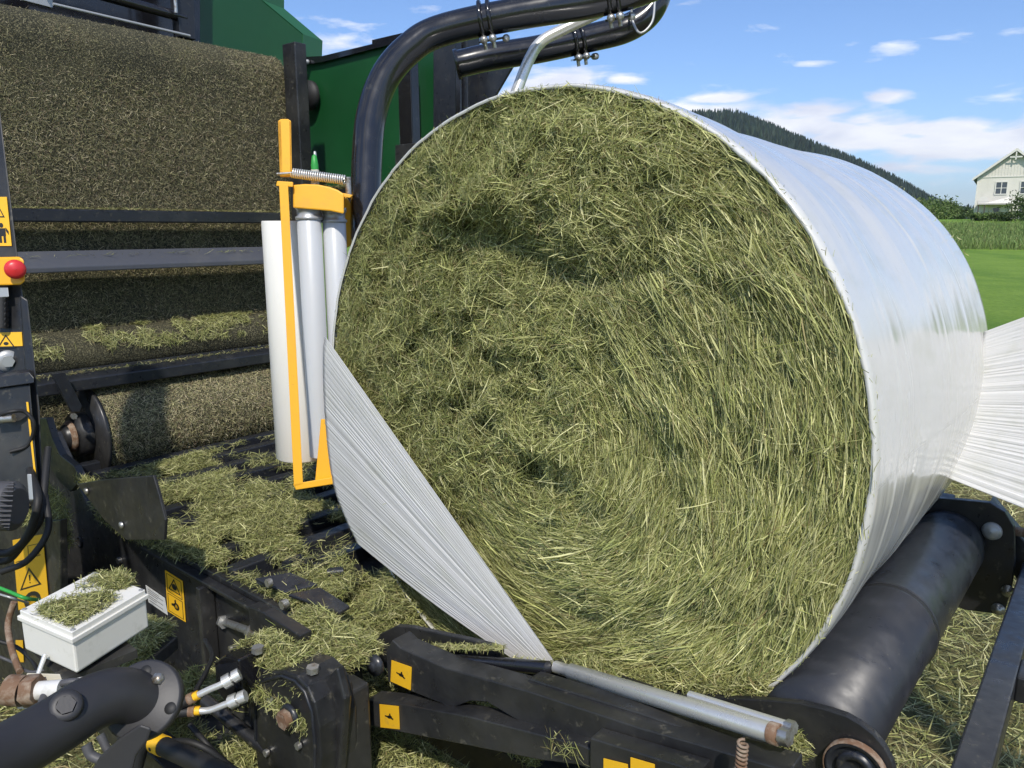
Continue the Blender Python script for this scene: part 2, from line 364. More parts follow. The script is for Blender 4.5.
# two long film edges spiralling over the barrel
for (s0, k, amp) in ((.10, .05, .0016), (.27, -.06, .0012), (.46, .09, .0018), (.70, .06, .0014)):
    e = s0+k*np.sin(A_+.7)+.01*np.sin(3*A_); wr += amp/(1+np.exp(-(S_-e)/.0016))*np.exp(-np.clip(S_-e, 0, 9)/.035)
env = np.clip((S_+.01)/.05, 0, 1)*np.clip((1.0-S_)/.02, 0, 1)
lip = (S_ < .0)*fbm(np.stack([np.cos(A_).ravel()*14, np.sin(A_).ravel()*14, S_.ravel()*0], 1), 80, 4).reshape(S_.shape)*.0035
sag = -.004*np.clip(-np.sin(A_), 0, 1)
Rr = Rr+wr*env+lip+sag*env
Pn = C0+UZ*BZ+S_[..., None]*AX+(Rr*np.cos(A_))[..., None]*(-LX)+(Rr*np.sin(A_)-(.013+.046*np.clip(S_/.65, 0, 1)**.9)*np.clip(np.sin(A_), 0, 1)**3)[..., None]*UZ
grid_obj('film_wrap', Pn, np.stack([S_, A_*.656], -1), 'film', bale, True)

def web(name, S, E, nv, pleat, parent, sag=0., waves=26, label=None, side=None):
    """pleated film sheet between edge curves S(u) and E(u)"""
    nu = len(S); S = np.array(S); E = np.array(E); tt = np.linspace(0, 1, nv); uu = np.linspace(0, 1, nu)
    X = S[:, None]*(1-tt)[None, :, None]+E[:, None]*tt[None, :, None]
    n = nrm(np.cross(S[-1]-S[0], E[nu//2]-S[nu//2]))
    if n @ (CAM-S[0]) < 0: n = -n
    ph = waves*uu+1.6*np.sin(uu*9)+.9*np.sin(uu*23)+.4*np.sin(uu*61)
    am = .35+1.1*vnoise(np.stack([uu*11, uu*0, uu*0], 1), 4)
    w = ((np.sin(2*np.pi*ph)+.5*np.sin(2*np.pi*ph*2.3+1))*am)[:, None]*(pleat*(.35+.65*np.sin(np.pi*np.clip(tt*.8+.1, 0, 1))))[None]
    X = X+n*w[..., None]-UZ*(sag*np.sin(np.pi*tt)[None]*uu[:, None]**2)[..., None]
    return grid_obj(name, X, np.stack(np.meshgrid(uu, tt*.6, indexing='ij'), -1), 'filmweb', parent, label=label, thick=.0006)
# strip held by the cutter in front of the face
nu = 260
ctl = [P(325, 336, s=-.04), P(323, 356, s=-.04), P(324, 400, s=-.035), P(328, 450, s=-.03), P(334, 487, s=-.025), P(344, 515, s=-.02), P(357, 543, s=-.02)]
cs = catmull(ctl, 20); ks = np.array(cs); dl = np.r_[0, np.cumsum(np.linalg.norm(np.diff(ks, axis=0), axis=1))]; dl /= dl[-1]
Su = np.stack([np.interp(np.linspace(0, 1, nu), dl, ks[:, k]) for k in range(3)], 1)
e0, e1 = P(557, 665, s=-.105), P(548, 682, s=-.105)
Eu = np.array([e0*(1-k)+e1*k for k in np.linspace(0, 1, nu)])
web('film_strip', Su, Eu, 60, .0010, bale, sag=.012, waves=37, label='pleated white film strip pulled tight down to the cutter')
# web coming in from the far dispenser
S0, S1 = P(984, 332, s=.93), P(948, 478, s=.80)
E0, E1 = W(.85, -1.12, 1.665), W(.85, -1.12, .93)
nu = 200; ks = np.linspace(0, 1, nu)
web('film_web', [S0*(1-k)+S1*k+AX*0 for k in ks], [E0*(1-k)+E1*k for k in ks], 60, .0014, bale, waves=33, label='pleated white film stretched away behind the bale')

# =============================================================== THE MACHINE
mach = empty('bale_wrapper', W(0, 1.2, 0), 'black and green baler with wrapping table, grass-covered belts and yellow film dispenser', 'baler wrapper')
def part(mb, name, bevel=0., parent=None, label=None, kind=None): return mb.build(name, parent or mach, bevel, label, kind)

# ---- lifting belts: sheet at t=2.4, rolling back over the top
BT = 2.40
def belt_curve(n=60):
    pts = [(BT+.03, .55), (BT+.02, 1.0), (BT+.01, 1.45), (BT, 1.9), (BT, 2.335)]
    for k in range(1, 9): a = k/8*math.pi*.62; pts.append((BT+.13-.13*math.cos(a), 2.335+.13*math.sin(a)))
    return pts
bc = belt_curve(); ks = np.linspace(0, 1, 90)
bd = np.array(bc); dl = np.r_[0, np.cumsum(np.linalg.norm(np.diff(bd, axis=0), axis=1))]; dl /= dl[-1]
bt = np.interp(ks, dl, bd[:, 0]); bz = np.interp(ks, dl, bd[:, 1])
ss = np.linspace(-.35, 1.12, 90)
Sg, Kg = np.meshgrid(ss, np.arange(90), indexing='ij')
nz = fbm(np.stack([Sg.ravel()*3, Kg.ravel()*.05, Sg.ravel()*0], 1), 5, 3).reshape(Sg.shape)*.012
Pn = C0+Sg[..., None]*AX+(bt[Kg]-nz)[..., None]*LX+bz[Kg][..., None]*UZ
belt = grid_obj('belt', Pn, np.stack([Sg, Kg/90.], -1), 'chaff', mach, label='wide dark belt caked with dry chopped grass', thick=.008)
CHW = (2, .8, 1.6, 2.2, .9, 2, 1.3)
PALD = PAL*np.array([.60, .54, .70])+np.array([.006, .006, .008])
def chaff(S, n, L=(.005,.017), w=(.0011,.0028), lift=.004, mul=1.0, tilt=.5):
    C, Nn = S(n); D = rng.normal(size=(n, 3)); D = D-Nn*(D*Nn).sum(1)[:, None]; D = unit(D)+Nn*rng.normal(size=(n, 1))*tilt
    C = C+Nn*(rng.random((n, 1))*lift)
    return strand_arrays(C, D, Nn, rng.gamma(2.5, (L[1]-L[0])*.35, n)+L[0], rng.uniform(*w, n), rng.normal(size=n)*.1, palette(n, CHW, .4, PALD)*mul*1.5, 1)
def belt_S(n):
    k = rng.random(n)**.8; s_ = rng.uniform(-.35, 1.12, n)
    t_ = np.interp(k, dl, bd[:, 0]); z_ = np.interp(k, dl, bd[:, 1])
    t2 = np.interp(k+.01, dl, bd[:, 0]); z2 = np.interp(k+.01, dl, bd[:, 1]); t1 = np.interp(k-.01, dl, bd[:, 0]); z1 = np.interp(k-.01, dl, bd[:, 1])
    tg = np.stack([t2-t1, z2-z1], 1); tg = unit(tg); nn = np.outer(-tg[:, 1], LX)+np.outer(tg[:, 0], UZ)
    return C0+np.outer(s_, AX)+np.outer(t_-.008, LX)+np.outer(z_, UZ), nn
V, Q, Cc = chaff(belt_S, 120000)
quads_obj('chaff', V, Q, Cc, 'hay', belt, kind='stuff')

def roller_S(s0, s1, tc, zc, r, a0=0, a1=2*math.pi):
    def f(n):
        a = rng.uniform(a0, a1, n); s_ = rng.uniform(s0, s1, n); nn = np.outer(np.cos(a), -LX)+np.outer(np.sin(a), UZ)
        return C0+np.outer(s_, AX)+LX*tc+UZ*zc+nn*r, nn
    return f
# lower press roller
m = MB(); m.lathe(W(.0, 2.27, .845), AX, [(.015, .178), (1.03, .178)], 'chaff'); m.lathe(W(.0, 2.27, .845), AX, [(0, .04), (0, .192), (.015, .192), (.015, .17)], 'black'); m.lathe(W(1.03, 2.27, .845), AX, [(0, .17), (0, .19), (.012, .19), (.012, .04)], 'black')
lowr = part(m, 'press_roller', label='fat lower roller caked with pale chopped grass')
V, Q, Cc = chaff(roller_S(.02, 1.02, 2.27, .845, .180, -1.3, 2.2), 38000, mul=1.5)
quads_obj('chaff', V, Q, Cc, 'hay', lowr, kind='stuff')
m = MB(); m.lathe(W(-.10, 2.27, .845), AX, [(0, .001), (0, .03), (.02, .05), (.05, .05), (.05, .085), (.098, .085)], 'black'); m.lathe(W(-.085, 2.27, .845), AX, [(0, .035), (.02, .062), (.03, .062)], 'rust'); part(m, 'roller_bearing')
# middle roller behind the bar
m = MB(); m.cyl(W(-.35, 2.40, 1.150), W(1.08, 2.40, 1.150), .095, 'chaff', 40); midr = part(m, 'guide_roller')
# cross bars
m = MB(); m.mbox(-.35, 1.02, 2.30, 2.35, 1.672, 1.722, 'beam'); bar1 = part(m, 'crossbar', .006)
m = MB(); m.prism([W(-.35, 2.26, 1.505), W(-.35, 2.33, 1.565), W(-.35, 2.33, 1.485), W(-.35, 2.26, 1.485)], AX*1.38, 'barsheen'); bar2 = part(m, 'crossbar', .004)
m = MB(); m.prism([W(-.30, 2.16, 1.085), W(-.30, 2.24, 1.115), W(-.30, 2.24, 1.04), W(-.30, 2.16, 1.04)], AX*1.33, 'beam'); part(m, 'crossbar', .004)
# frame column at the belts' far edge and things at the top left
m = MB(); m.mbox(1.085, 1.15, 2.27, 2.37, .25, 2.50, 'black'); part(m, 'frame_column', .005)
m = MB(); m.mbox(-.6, 1.3, 2.55, 3.9, .2, .5, 'black'); m.mbox(-.5, -.44, 2.4, 4.0, .5, 2.3, 'green'); part(m, 'baler_body', .01)
m = MB(); m.mbox(-.45, 1.25, 3.0, 3.04, .45, 2.6, 'black'); part(m, 'rear_bulkhead')
# upper black cross members above the belt (top-left corner of the view)
m = MB()
m.tube([P(40, -22, t=2.62), P(185, 18, t=2.62)], .022, 'gloss'); part(m, 'hydraulic_ram')
m = MB(); m.prism([P(-60, -60, t=2.8), P(200, -60, t=2.8), P(200, 50, t=2.8), P(-60, 5, t=2.8)], LX*.04, 'gloss'); part(m, 'upper_plate')
m = MB(); m.prism([P(173, -40, t=2.6), P(193, -40, t=2.6), P(196, 40, t=2.6), P(180, 36, t=2.6)], LX*.06, 'beam'); m.tube([P(174, -20, t=2.58), P(176, 13, t=2.58)], .008, 'bolt'); part(m, 'upper_post', .003)
m = MB(); m.prism([P(22, -12, t=2.66), P(53, -12, t=2.66), P(53, 8, t=2.66), P(22, 0, t=2.66)], LX*.02, 'cap'); part(m, 'pale_bracket', .002)
m = MB(); m.tube([P(53, 4, t=2.56), P(190, 36, t=2.56)], .006, 'cap'); part(m, 'edge_strip')
# green tailgate side and guards
m = MB(); m.prism([P(196, -60, t=2.9), P(262, -60, t=2.9), P(262, 0, t=2.9), P(303, 34, t=2.9), P(302, 62, t=2.9), P(290, 130, t=2.9), P(196, 90, t=2.9)], LX*.05, 'green')
tg = part(m, 'tailgate_panel', .006, label='dark green tailgate panel behind the belts')
m = MB(); a, b, c, d = P(262, 0, t=2.898), P(303, 34, t=2.898), P(302, 60, t=2.898), P(262, -60, t=2.898)
o_ = AX*.17+LX*.05
m.add([a, b, b+o_, a+o_], [[0, 1, 2, 3]], 'greenlit'); m.add([b, c, c+o_, b+o_], [[0, 1, 2, 3]], 'greenlit'); m.add([d, a, a+o_, d+o_], [[0, 1, 2, 3]], 'greenlit')
e = part(m, 'bevelled_edge', parent=tg); e.modifiers.new('thickness', 'SOLIDIFY').thickness = .006
m = MB(); m.prism([P(303, 62, s=1.42), P(440, 30, s=1.42), P(440, 215, s=1.42), P(303, 215, s=1.42)], AX*.02, 'green')
sg = part(m, 'side_guard', .004, label='bright green side guard under a black lip')
m = MB()
m.prism([P(300, 57, s=1.40), P(322, 56, s=1.40), P(372, 44, s=1.40), P(372, 40, s=1.40), P(440, 24, s=1.40), P(440, 32, s=1.40), P(372, 49, s=1.40), P(322, 62, s=1.40), P(303, 65, s=1.40)], AX*.06, 'gloss')
part(m, 'lip', parent=sg)
m = MB(); m.lathe(P(308, 62, s=1.395), -AX, [(0, .012), (.02, .012), (.02, .001)], 'cap', 16); part(m, 'bolt', parent=sg)
m = MB(); pp = P(306, 95, s=1.37); m.lathe(pp, AX, [(0, .001), (0, .075), (.03, .075)], 'rubber', 24); part(m, 'chain_sprocket')
m = MB(); m.prism([P(397, 58, s=1.30), P(410, 54, s=1.30), P(413, 152, s=1.30), P(400, 156, s=1.30)], AX*.05, 'gloss'); part(m, 'slim_post', .003)
m = MB(); m.prism([P(433, 38, s=1.28), P(467, 32, s=1.28), P(468, 150, s=1.28), P(433, 150, s=1.28)], AX*.08, 'beam'); m.prism([P(455, 40, s=1.265), P(461, 40, s=1.265), P(461, 150, s=1.265), P(455, 150, s=1.265)], AX*.013, 'gloss'); part(m, 'mast', .004)
m = MB(); m.prism([P(461, 45, s=1.35), P(522, 50, s=1.35), P(488, 108, s=1.35), P(455, 150, s=1.35)], AX*.012, 'beam'); part(m, 'gusset_plate', .002)
m = MB(); m.prism([P(395, 145, s=1.22), P(440, 140, s=1.22), P(440, 220, s=1.22), P(395, 220, s=1.22)], AX*.05, 'black'); part(m, 'mast_foot', .003)
# dry hay lying behind the dispenser
def patch_S(corner, e1, e2, normal=UZ, mound=0., seed=3, edge=.0, fr=5.):
    corner, e1, e2 = map(np.asarray, (corner, e1, e2))
    def f(n):
        a = rng.uniform(0, 1, n); b = rng.uniform(0, 1, n); p = corner+np.outer(a, e1)+np.outer(b, e2)
        h = np.clip(fbm(p*fr, seed, 3)+.25, 0, 1)*mound*np.minimum(1, 6*np.minimum(np.minimum(a, 1-a), np.minimum(b, 1-b))+.15)
        return p+np.outer(h*rng.random(n), normal), np.tile(np.asarray(normal, float), (n, 1))
    return f
def loose(name, S, n, label, where=None, **kw):
    V, Q, Cc = surface_hay(S, n, **kw)
    o = quads_obj(name, V, Q, Cc, 'hay', None, kind='stuff'); o['label'] = label; o['category'] = 'cut grass'; return o
c = P(300, 170, s=1.30)
loose('loose_grass', patch_S(c-UZ*.12, AX*.08, -LX*.75, UZ, .20, 4), 9000, 'brownish dry grass heaped against the green guard', L=(.02,.06), wts=(1,.5,2,1,.6,4,.6), lift=.03)
m = MB(); m.prism([c-UZ*.25-AX*.02, c-UZ*.12-AX*.02, c-UZ*.10-AX*.02-LX*.72, c-UZ*.25-AX*.02-LX*.72], AX*.12, 'black'); part(m, 'grass_catch_tray')

# ---- deck between baler and table
DZ = .735
m = MB(); m.mbox(-.20, 1.1, .62, 2.3, DZ-.10, DZ-.03, 'black'); part(m, 'deck_plate', .003)
for k in range(11):
    t_ = .72+k*.145
    m = MB(); m.mbox(-.195, 1.08, t_, t_+.045, DZ-.035, DZ+.012, 'beam'); part(m, 'deck_slat', .004)
# side plate (camera side)
SP = -.22
m = MB(); m.prism([W(SP, .33, .30), W(SP, .33, .69), W(SP, .62, .725), W(SP, 1.75, .735), W(SP, 1.95, .95), W(SP, 2.3, .95), W(SP, 2.3, .25)], AX*.02, 'black')
m.mbox(SP-.03, SP-.002, .40, 1.30, .700, .712, 'black'); m.mbox(SP-.045, SP-.002, .93, .95, .30, .698, 'black')
sp = part(m, 'side_plate', .003)
m = MB(); m.lathe(P(80, 542, s=SP-.001), -AX, [(0, .021), (.004, .021), (.004, .016), (-.003, .015), (-.003, .001)], 'rubber', 24); part(m, 'hole', parent=sp)
for (x, y) in ((271, 582), (121, 560), (262, 640)):
    m = MB(); m.hexn(P(x, y, s=SP-.001), -AX, .011, .012, 'bolt'); part(m, 'bolt', parent=sp)
# long stop bolt
m = MB(); a, b = P(222, 621, s=SP), P(252, 632, s=SP-.06); ax_ = nrm(b-a)
m.cyl(a, b, .010, 'bolt', 16); m.hexn(a+ax_*.01, ax_, .019, .018, 'bolt'); m.hexn(b-ax_*.004, ax_, .019, .016, 'bolt'); part(m, 'stop_bolt')
for x, y in ((287, 603), (274, 620)): m = MB(); m.hexn(P(x, y, s=SP-.001), -AX, .012, .016, 'bolt'); part(m, 'bolt', parent=sp)
# tilted flap plates at the deck edge
m = MB(); m.prism([P(255, 578, z=.775), P(290, 572, z=.775), P(318, 584, z=.76), P(285, 592, z=.755)], UZ*-.008, 'beam'); part(m, 'deck_flap', .002)
m = MB(); m.prism([P(288, 594, z=.765), P(320, 587, z=.765), P(350, 606, z=.75), P(340, 612, z=.75)], UZ*-.008, 'beam'); part(m, 'deck_flap', .002)
for k in range(4):
    m = MB(); x = 285+k*14; m.tube([P(x, 566-k*2+k*k*1.5, z=.752), P(x+16, 558+k*k*1.5, z=.752)], .014, 'beam'); part(m, 'rubber_finger')

# warning stickers ---------------------------------------------------------
def sticker(name, quad, parent, marks=(), m='sticker', label=None, off=.0012):
    """flat label on quad (TL, TR, BR, BL); marks are polygons in its 0..1 space"""
    q = [np.asarray(p, float) for p in quad]; n = nrm(np.cross(q[1]-q[0], q[3]-q[0]))
    if n @ (CAM-q[0]) < 0: n = -n
    mb = MB(); mb.prism([p+n*.0003 for p in q], n*off, m)
    def at(u, v): return (q[0]*(1-u)+q[1]*u)*(1-v)+(q[3]*(1-u)+q[2]*u)*v+n*(off+.0007)
    for (mm, poly) in marks: mb.prism([at(*p) for p in poly], n*.0003, mm)
    return mb.build(name, parent, 0, label)
def ring(poly, w):      # outline of polygon as quads
    c = np.mean(poly, 0); inn = [tuple(c+(np.array(p)-c)*(1-w)) for p in poly]; n = len(poly)
    return [[poly[i], poly[(i+1) % n], inn[(i+1) % n], inn[i]] for i in range(n)]
def tri(cx, cy, w, h): return [(cx, cy-h/2), (cx+w/2, cy+h/2), (cx-w/2, cy+h/2)]
def circ(cx, cy, rx, ry, n=16): return [(cx+rx*math.cos(2*math.pi*k/n), cy+ry*math.sin(2*math.pi*k/n)) for k in range(n)]
def warn(cx, cy, w, h):
    r = [('ink', p) for p in ring(tri(cx, cy, w, h), .22)]
    return r+[('ink', [(cx-.035*w, cy-.12*h), (cx+.035*w, cy-.12*h), (cx+.02*w, cy+.16*h), (cx-.02*w, cy+.16*h)]), ('ink', circ(cx, cy+.25*h, .03*w, .035*h, 8))]
def frame(x0, y0, x1, y1, w=.03): return [('ink', p) for p in ring([(x0, y0), (x1, y0), (x1, y1), (x0, y1)], w*2)]
def hand(cx, cy, s_): # hand squeezed by a roller pictogram
    return [('ink', circ(cx+.1*s_, cy, .28*s_, .16*s_)), ('sticker', circ(cx+.14*s_, cy, .17*s_, .09*s_)), ('ink', [(cx-.4*s_, cy-.03*s_), (cx, cy-.10*s_), (cx, cy+.05*s_), (cx-.4*s_, cy+.06*s_)]), ('ink', [(cx-.1*s_, cy-.22*s_), (cx+.05*s_, cy-.3*s_), (cx+.1*s_, cy-.12*s_), (cx-.02*s_, cy-.1*s_)])]
SQ = SP-.002
sticker('warning_sticker', [P(165.5, 570, s=SQ), P(183, 581, s=SQ), P(186, 622, s=SQ), P(168, 611, s=SQ)], sp, frame(.08, .04, .92, .48)+warn(.5, .24, .7, .32)+[('ink', circ(.5, .28, .14, .07))]+frame(.08, .52, .92, .96)+hand(.5, .74, .55), label='yellow warning sticker beside the white type plate')
sticker('type_plate', [P(146, 585, s=SQ), P(165, 598, s=SQ), P(168, 615, s=SQ), P(149, 602, s=SQ)], sp,
        [('ink', [(.1, y), (x, y), (x, y+.025), (.1, y+.025)]) for y, x in ((.12,.7), (.24,.9), (.36,.6), (.52,.85), (.64,.5), (.8,.8))], 'wsticker', label='white type plate with fine print')

# ---- control pillar on the left edge of the view
PS = -.42
def pil(px, py, o=0.): return P(px, py, d=2.05+o)
AXS = AX; AX = nrm(ray(5, 300)*np.array([1, 1, 0]))
m = MB(); m.prism([pil(-40, 60), pil(-6, 60), pil(18, 258), pil(34, 375), pil(42, 500), pil(-40, 520)], AX*.05, 'black')
m.prism([pil(20, 295, -.02), pil(28, 300, -.02), pil(40, 410, -.02), pil(43, 500, -.02), pil(34, 500, -.02)], AX*.018, 'black')
pl = part(m, 'control_pillar', .004, label='black upright panel with switches and stickers')
sticker('warning_sticker', [pil(-22, 197, -.002), pil(7, 197, -.002), pil(12, 246, -.002), pil(-18, 246, -.002)], pl, warn(.62, .25, .5, .34)+[('ink', circ(.72, .58, .07, .05)), ('ink', [(.6,.64), (.85,.64), (.85,.8), (.6,.8)]), ('ink', [(.62,.8), (.7,.8), (.7,.94), (.62,.94)]), ('ink', [(.76,.8), (.84,.8), (.84,.94), (.76,.94)]), ('ink', [(.86,.62), (.95,.70), (.95,.78), (.86,.7)])])
sticker('warning_sticker', [pil(-20, 333, -.002), pil(22, 332, -.002), pil(23, 346, -.002), pil(-20, 347, -.002)], pl, [('ink', p) for p in ring(tri(.62, .62, .42, .95), .25)]+[('ink', circ(.62, .8, .06, .12))])
m = MB(); m.prism([pil(-25, 258, -.04), pil(20, 257, -.04), pil(24, 260, -.04), pil(25, 281, -.04), pil(21, 285, -.04), pil(-25, 286, -.04)], AX*.04, 'yellow'); es = part(m, 'emergency_stop', .004, parent=pl, label='yellow box with red emergency stop button')
# (sub-part level kept: the red knob belongs to the pillar as its own piece)
m = MB(); m.lathe(pil(15, 269, -.041), -AX, [(0, .011), (.012, .011), (.012, .021), (.018, .025), (.026, .024), (.032, .015), (.034, .001)], 'red', 28); part(m, 'stop_button', parent=pl)
m = MB(); m.prism([pil(-6, 287, -.03), pil(8, 287, -.03), pil(9, 297, -.03), pil(-6, 298, -.03)], AX*.03, 'cap'); part(m, 'cable_gland', .002, parent=pl)
m = MB()
for k in range(6): m.tube([pil(-4, 299+k*5.2, -.02), pil(7, 299+k*5.2, -.02)], .0075, 'rubber', 10)
m.cyl(pil(2, 298, -.02), pil(2, 328, -.02), .013, 'rubber', 16); part(m, 'bellows', parent=pl)
m = MB(); m.lathe(pil(8, 361, -.001), -AX, [(0, .029), (.004, .029), (.005, .014)], 'cap', 28); m.hexn(pil(8, 361, -.005), -AX, .016, .012, 'cap'); part(m, 'washer_bolt', parent=pl)
m = MB(); m.prism([pil(-30, 382, -.06), pil(29, 372, -.06), pil(34, 378, -.06), pil(34, 383, -.06), pil(-30, 392, -.06)], AX*.06, 'beam'); part(m, 'shelf', .002, parent=pl)
m = MB(); m.prism([pil(-40, 392, -.05), pil(30, 384, -.05), pil(38, 480, -.05), pil(42, 500, -.05), pil(-40, 520, -.05)], AX*.05, 'black'); part(m, 'lower_cover', .004, parent=pl)
sticker('yellow_stripe', [pil(26.5, 402, -.052), pil(28.5, 402, -.052), pil(37, 480, -.052), pil(35, 480, -.052)], pl)
# wiring and hoses by the pillar
def hose(pts, r, mt, name='hose', n=10, **kw):
    m = MB(); m.tube(catmull(pts, 8), r, mt, n); return part(m, name, **kw)
hose([pil(-10, 418, -.08), pil(10, 412, -.09), pil(25, 412, -.07), pil(34, 425, -.06), pil(28, 445, -.05), pil(10, 452, -.06)], .005, 'rubber')
hose([pil(-6, 420, -.08), pil(14, 418, -.08)], .011, 'bolt', 'hose_fitting')
hose([pil(48, 448, -.02), pil(44, 492, -.1), pil(40, 520, -.12), pil(22, 545, -.12), pil(8, 560, -.1), pil(-12, 562, -.1)], .009, 'rubber')
hose([pil(30, 470, -.05), pil(38, 500, -.14), pil(28, 535, -.14), pil(10, 552, -.12), pil(-12, 552, -.12)], .010, 'rubber')
hose([pil(45, 495, -.1), pil(48, 530, -.14), pil(28, 560, -.16), pil(2, 572, -.15)], .008, 'rubber')
hose([P(-8, 585, d=1.35), P(10, 592, d=1.34), P(25, 598, d=1.33), P(40, 600, d=1.40)], .0032, 'hose_green', 'green_cable')
hose([P(-8, 592, d=1.36), P(12, 598, d=1.35), P(28, 603, d=1.40)], .002, 'cap', 'wire')
hose([P(14, 602, d=1.5), P(8, 625, d=1.5), P(12, 650, d=1.45), P(20, 672, d=1.4)], .006, 'rust', 'rusty_pipe')
# finned motor
mc_ = P(-6, 506, d=1.75); m = MB()
e_x = nrm(P(30, 506, d=1.75)-mc_); e_y = np.cross(e_x, nrm(CAM-mc_)); 
m.tube([mc_-e_x*.12, mc_+e_x*.045, mc_+e_x*.056], [.056, .056, .040], 'grey', 36)
for k in range(30):
    a = 2*math.pi*k/30; n_ = math.cos(a)*nrm(CAM-mc_)+math.sin(a)*e_y
    for _ in (0,): m.box(mc_-e_x*.11+n_*.053-np.cross(e_x, n_)*.002, e_x*.15, np.cross(e_x, n_)*.004, n_*.014, 'grey')
mot = part(m, 'motor', .001, label='grey finned electric motor')
m = MB(); m.box(P(27, 474, d=1.72), e_x*.010, P(29, 500, d=1.72)-P(27, 474, d=1.72), nrm(ray(27, 480))*.03, 'cap'); part(m, 'connector', .002, parent=mot)
AX = AXS
# label strip on lower pillar
m = MB(); m.prism([P(-30, 530, s=-.45), P(60, 520, s=-.45), P(62, 700, s=-.45), P(-30, 720, s=-.45)], AX*.02, 'black'); lp = part(m, 'lower_panel', .003)
q = -.453
sticker('warning_sticker', [P(13, 540, s=q), P(43, 534, s=q), P(49, 600, s=q), P(19, 610, s=q)], lp, [('ink', [(.05,.31), (.9,.29), (.9,.30), (.05,.32)])]+frame(.5, .12, .85, .3, .05)+warn(.48, .58, .72, .30)+[('ink', circ(.5, .92, .28, .13)), ('sticker', circ(.5, .92, .17, .07))], label='tall yellow warning sticker with triangle')
sticker('warning_sticker', [P(16, 640, s=q), P(23, 640, s=q), P(24, 662, s=q), P(17, 662, s=q)], lp)
# curved lever, strap and deflector plate
m = MB(); m.prism([P(x, y, s=-.36) for x, y in ((40, 418), (46, 418), (52, 438), (60, 455), (74, 466), (81, 480), (70, 492), (58, 480), (46, 462), (40, 445))], AX*.02, 'black'); part(m, 'curved_lever', .002)
m = MB(); m.prism([P(x, y, t=2.12) for x, y in ((52, 374), (65, 372), (82, 406), (80, 412), (72, 412))], LX*.02, 'beam'); m.hexn(P(73, 416, t=2.12), -LX, .012, .012, 'bolt'); part(m, 'strap', .002)
m = MB(); m.prism([P(x, y, s=-.40) for x, y in ((77, 484), (100, 480), (153, 475.5), (159, 496), (165, 520), (164, 540), (126, 540), (104, 520))], AX*.008, 'black'); dfp = part(m, 'deflector_plate', .002)
for x, y in ((87, 491), (122, 525)):
    m = MB(); m.lathe(P(x, y, s=-.402), -AX, [(0, .009), (.006, .008), (.007, .001)], 'bolt', 16); part(m, 'screw', parent=dfp)

# ---- film dispenser
DD = 2.25
def D_(px, py, dd=0.): return P(px, py, d=DD+dd)
disp = MB()
disp.prism([D_(*q, -.11) for q in ((293, 185), (305, 184), (318, 184.5), (330, 187), (338, 190), (344, 194), (344, 214), (330, 211), (293, 208))], ray(320, 200)*.19, 'yellow')
dsp = part(disp, 'film_dispenser', .004, label='yellow dispenser head with rollers and spring')
m = MB(); m.prism([D_(278, 121, -.02), D_(281, 119, -.02), D_(288, 119, -.02), D_(291, 121, -.02), D_(292, 177, -.02), D_(280, 177, -.02)], ray(285,150)*.005, 'yellow')
m.prism([D_(278, 121, -.02), D_(281, 121, -.02), D_(283, 176, -.02), D_(280, 177, -.02)], ray(285,150)*.05, 'yellow'); m.prism([D_(289, 121, -.02), D_(291, 121, -.02), D_(292, 176, -.02), D_(290, 177, -.02)], ray(285,150)*.05, 'yellow')
part(m, 'channel_post', .001, parent=dsp)
m = MB(); m.prism([D_(277, 181, -.13), D_(293, 182, -.13), D_(293, 187, -.13), D_(276, 186, -.13)], ray(300,185)*.15, 'yellow'); part(m, 'top_plate', .002, parent=dsp)
m = MB(); m.prism([D_(343, 193, -.08), D_(353, 195, -.08), D_(350, 198, -.08), D_(343, 197, -.08)], ray(300,185)*.10, 'yellow'); part(m, 'side_tab', .002, parent=dsp)
m = MB(); m.prism([D_(279, 184, -.14), D_(288, 184, -.14), D_(303, 484, -.14), D_(294, 487, -.14)], ray(290, 300)*.006, 'yellow'); part(m, 'guard_strip', .001, parent=dsp)
m = MB(); m.prism([D_(x, y, .04) for x, y in ((341, 192), (349, 200), (354, 212), (355, 232), (352, 245), (343, 250), (343, 226), (342, 214))], ray(348, 220)*.04, 'yellow'); part(m, 'curved_arm', .003, parent=dsp)
m = MB(); hs = []
a, b = D_(292, 173, -.03), D_(345, 180, -.03); ax_ = nrm(b-a); u_ = nrm(np.cross(ax_, UZ)); w_ = np.cross(ax_, u_)
for k in range(24*10+1): g = k/10*2*math.pi; hs.append(a+(b-a)*(k/240)+.0125*(math.cos(g)*u_+math.sin(g)*w_))
m.tube(hs, .0024, 'steel', 6); part(m, 'tension_spring', parent=dsp)
m = MB(); m.hexn(D_(348, 177, -.03), -UZ, .009, .05, 'bolt'); m.cyl(b, D_(350, 181, -.03), .004, 'bolt', 8); part(m, 'spring_bolt', parent=dsp)
m = MB(); m.cyl(D_(277, 174, -.03), a, .004, 'bolt', 8); part(m, 'spring_hook', parent=dsp)
m = MB(); m.cyl(D_(315, 186), D_(315, 170), .012, 'clear', 16); m.lathe(D_(315, 172), UZ, [(0, .011), (.02, .011), (.045, .007), (.05, .001)], 'hose_green', 16); m.lathe(D_(315, 156), UZ, [(0, .005), (.012, .004), (.014, .001)], 'cap', 12); part(m, 'air_valve', parent=dsp)
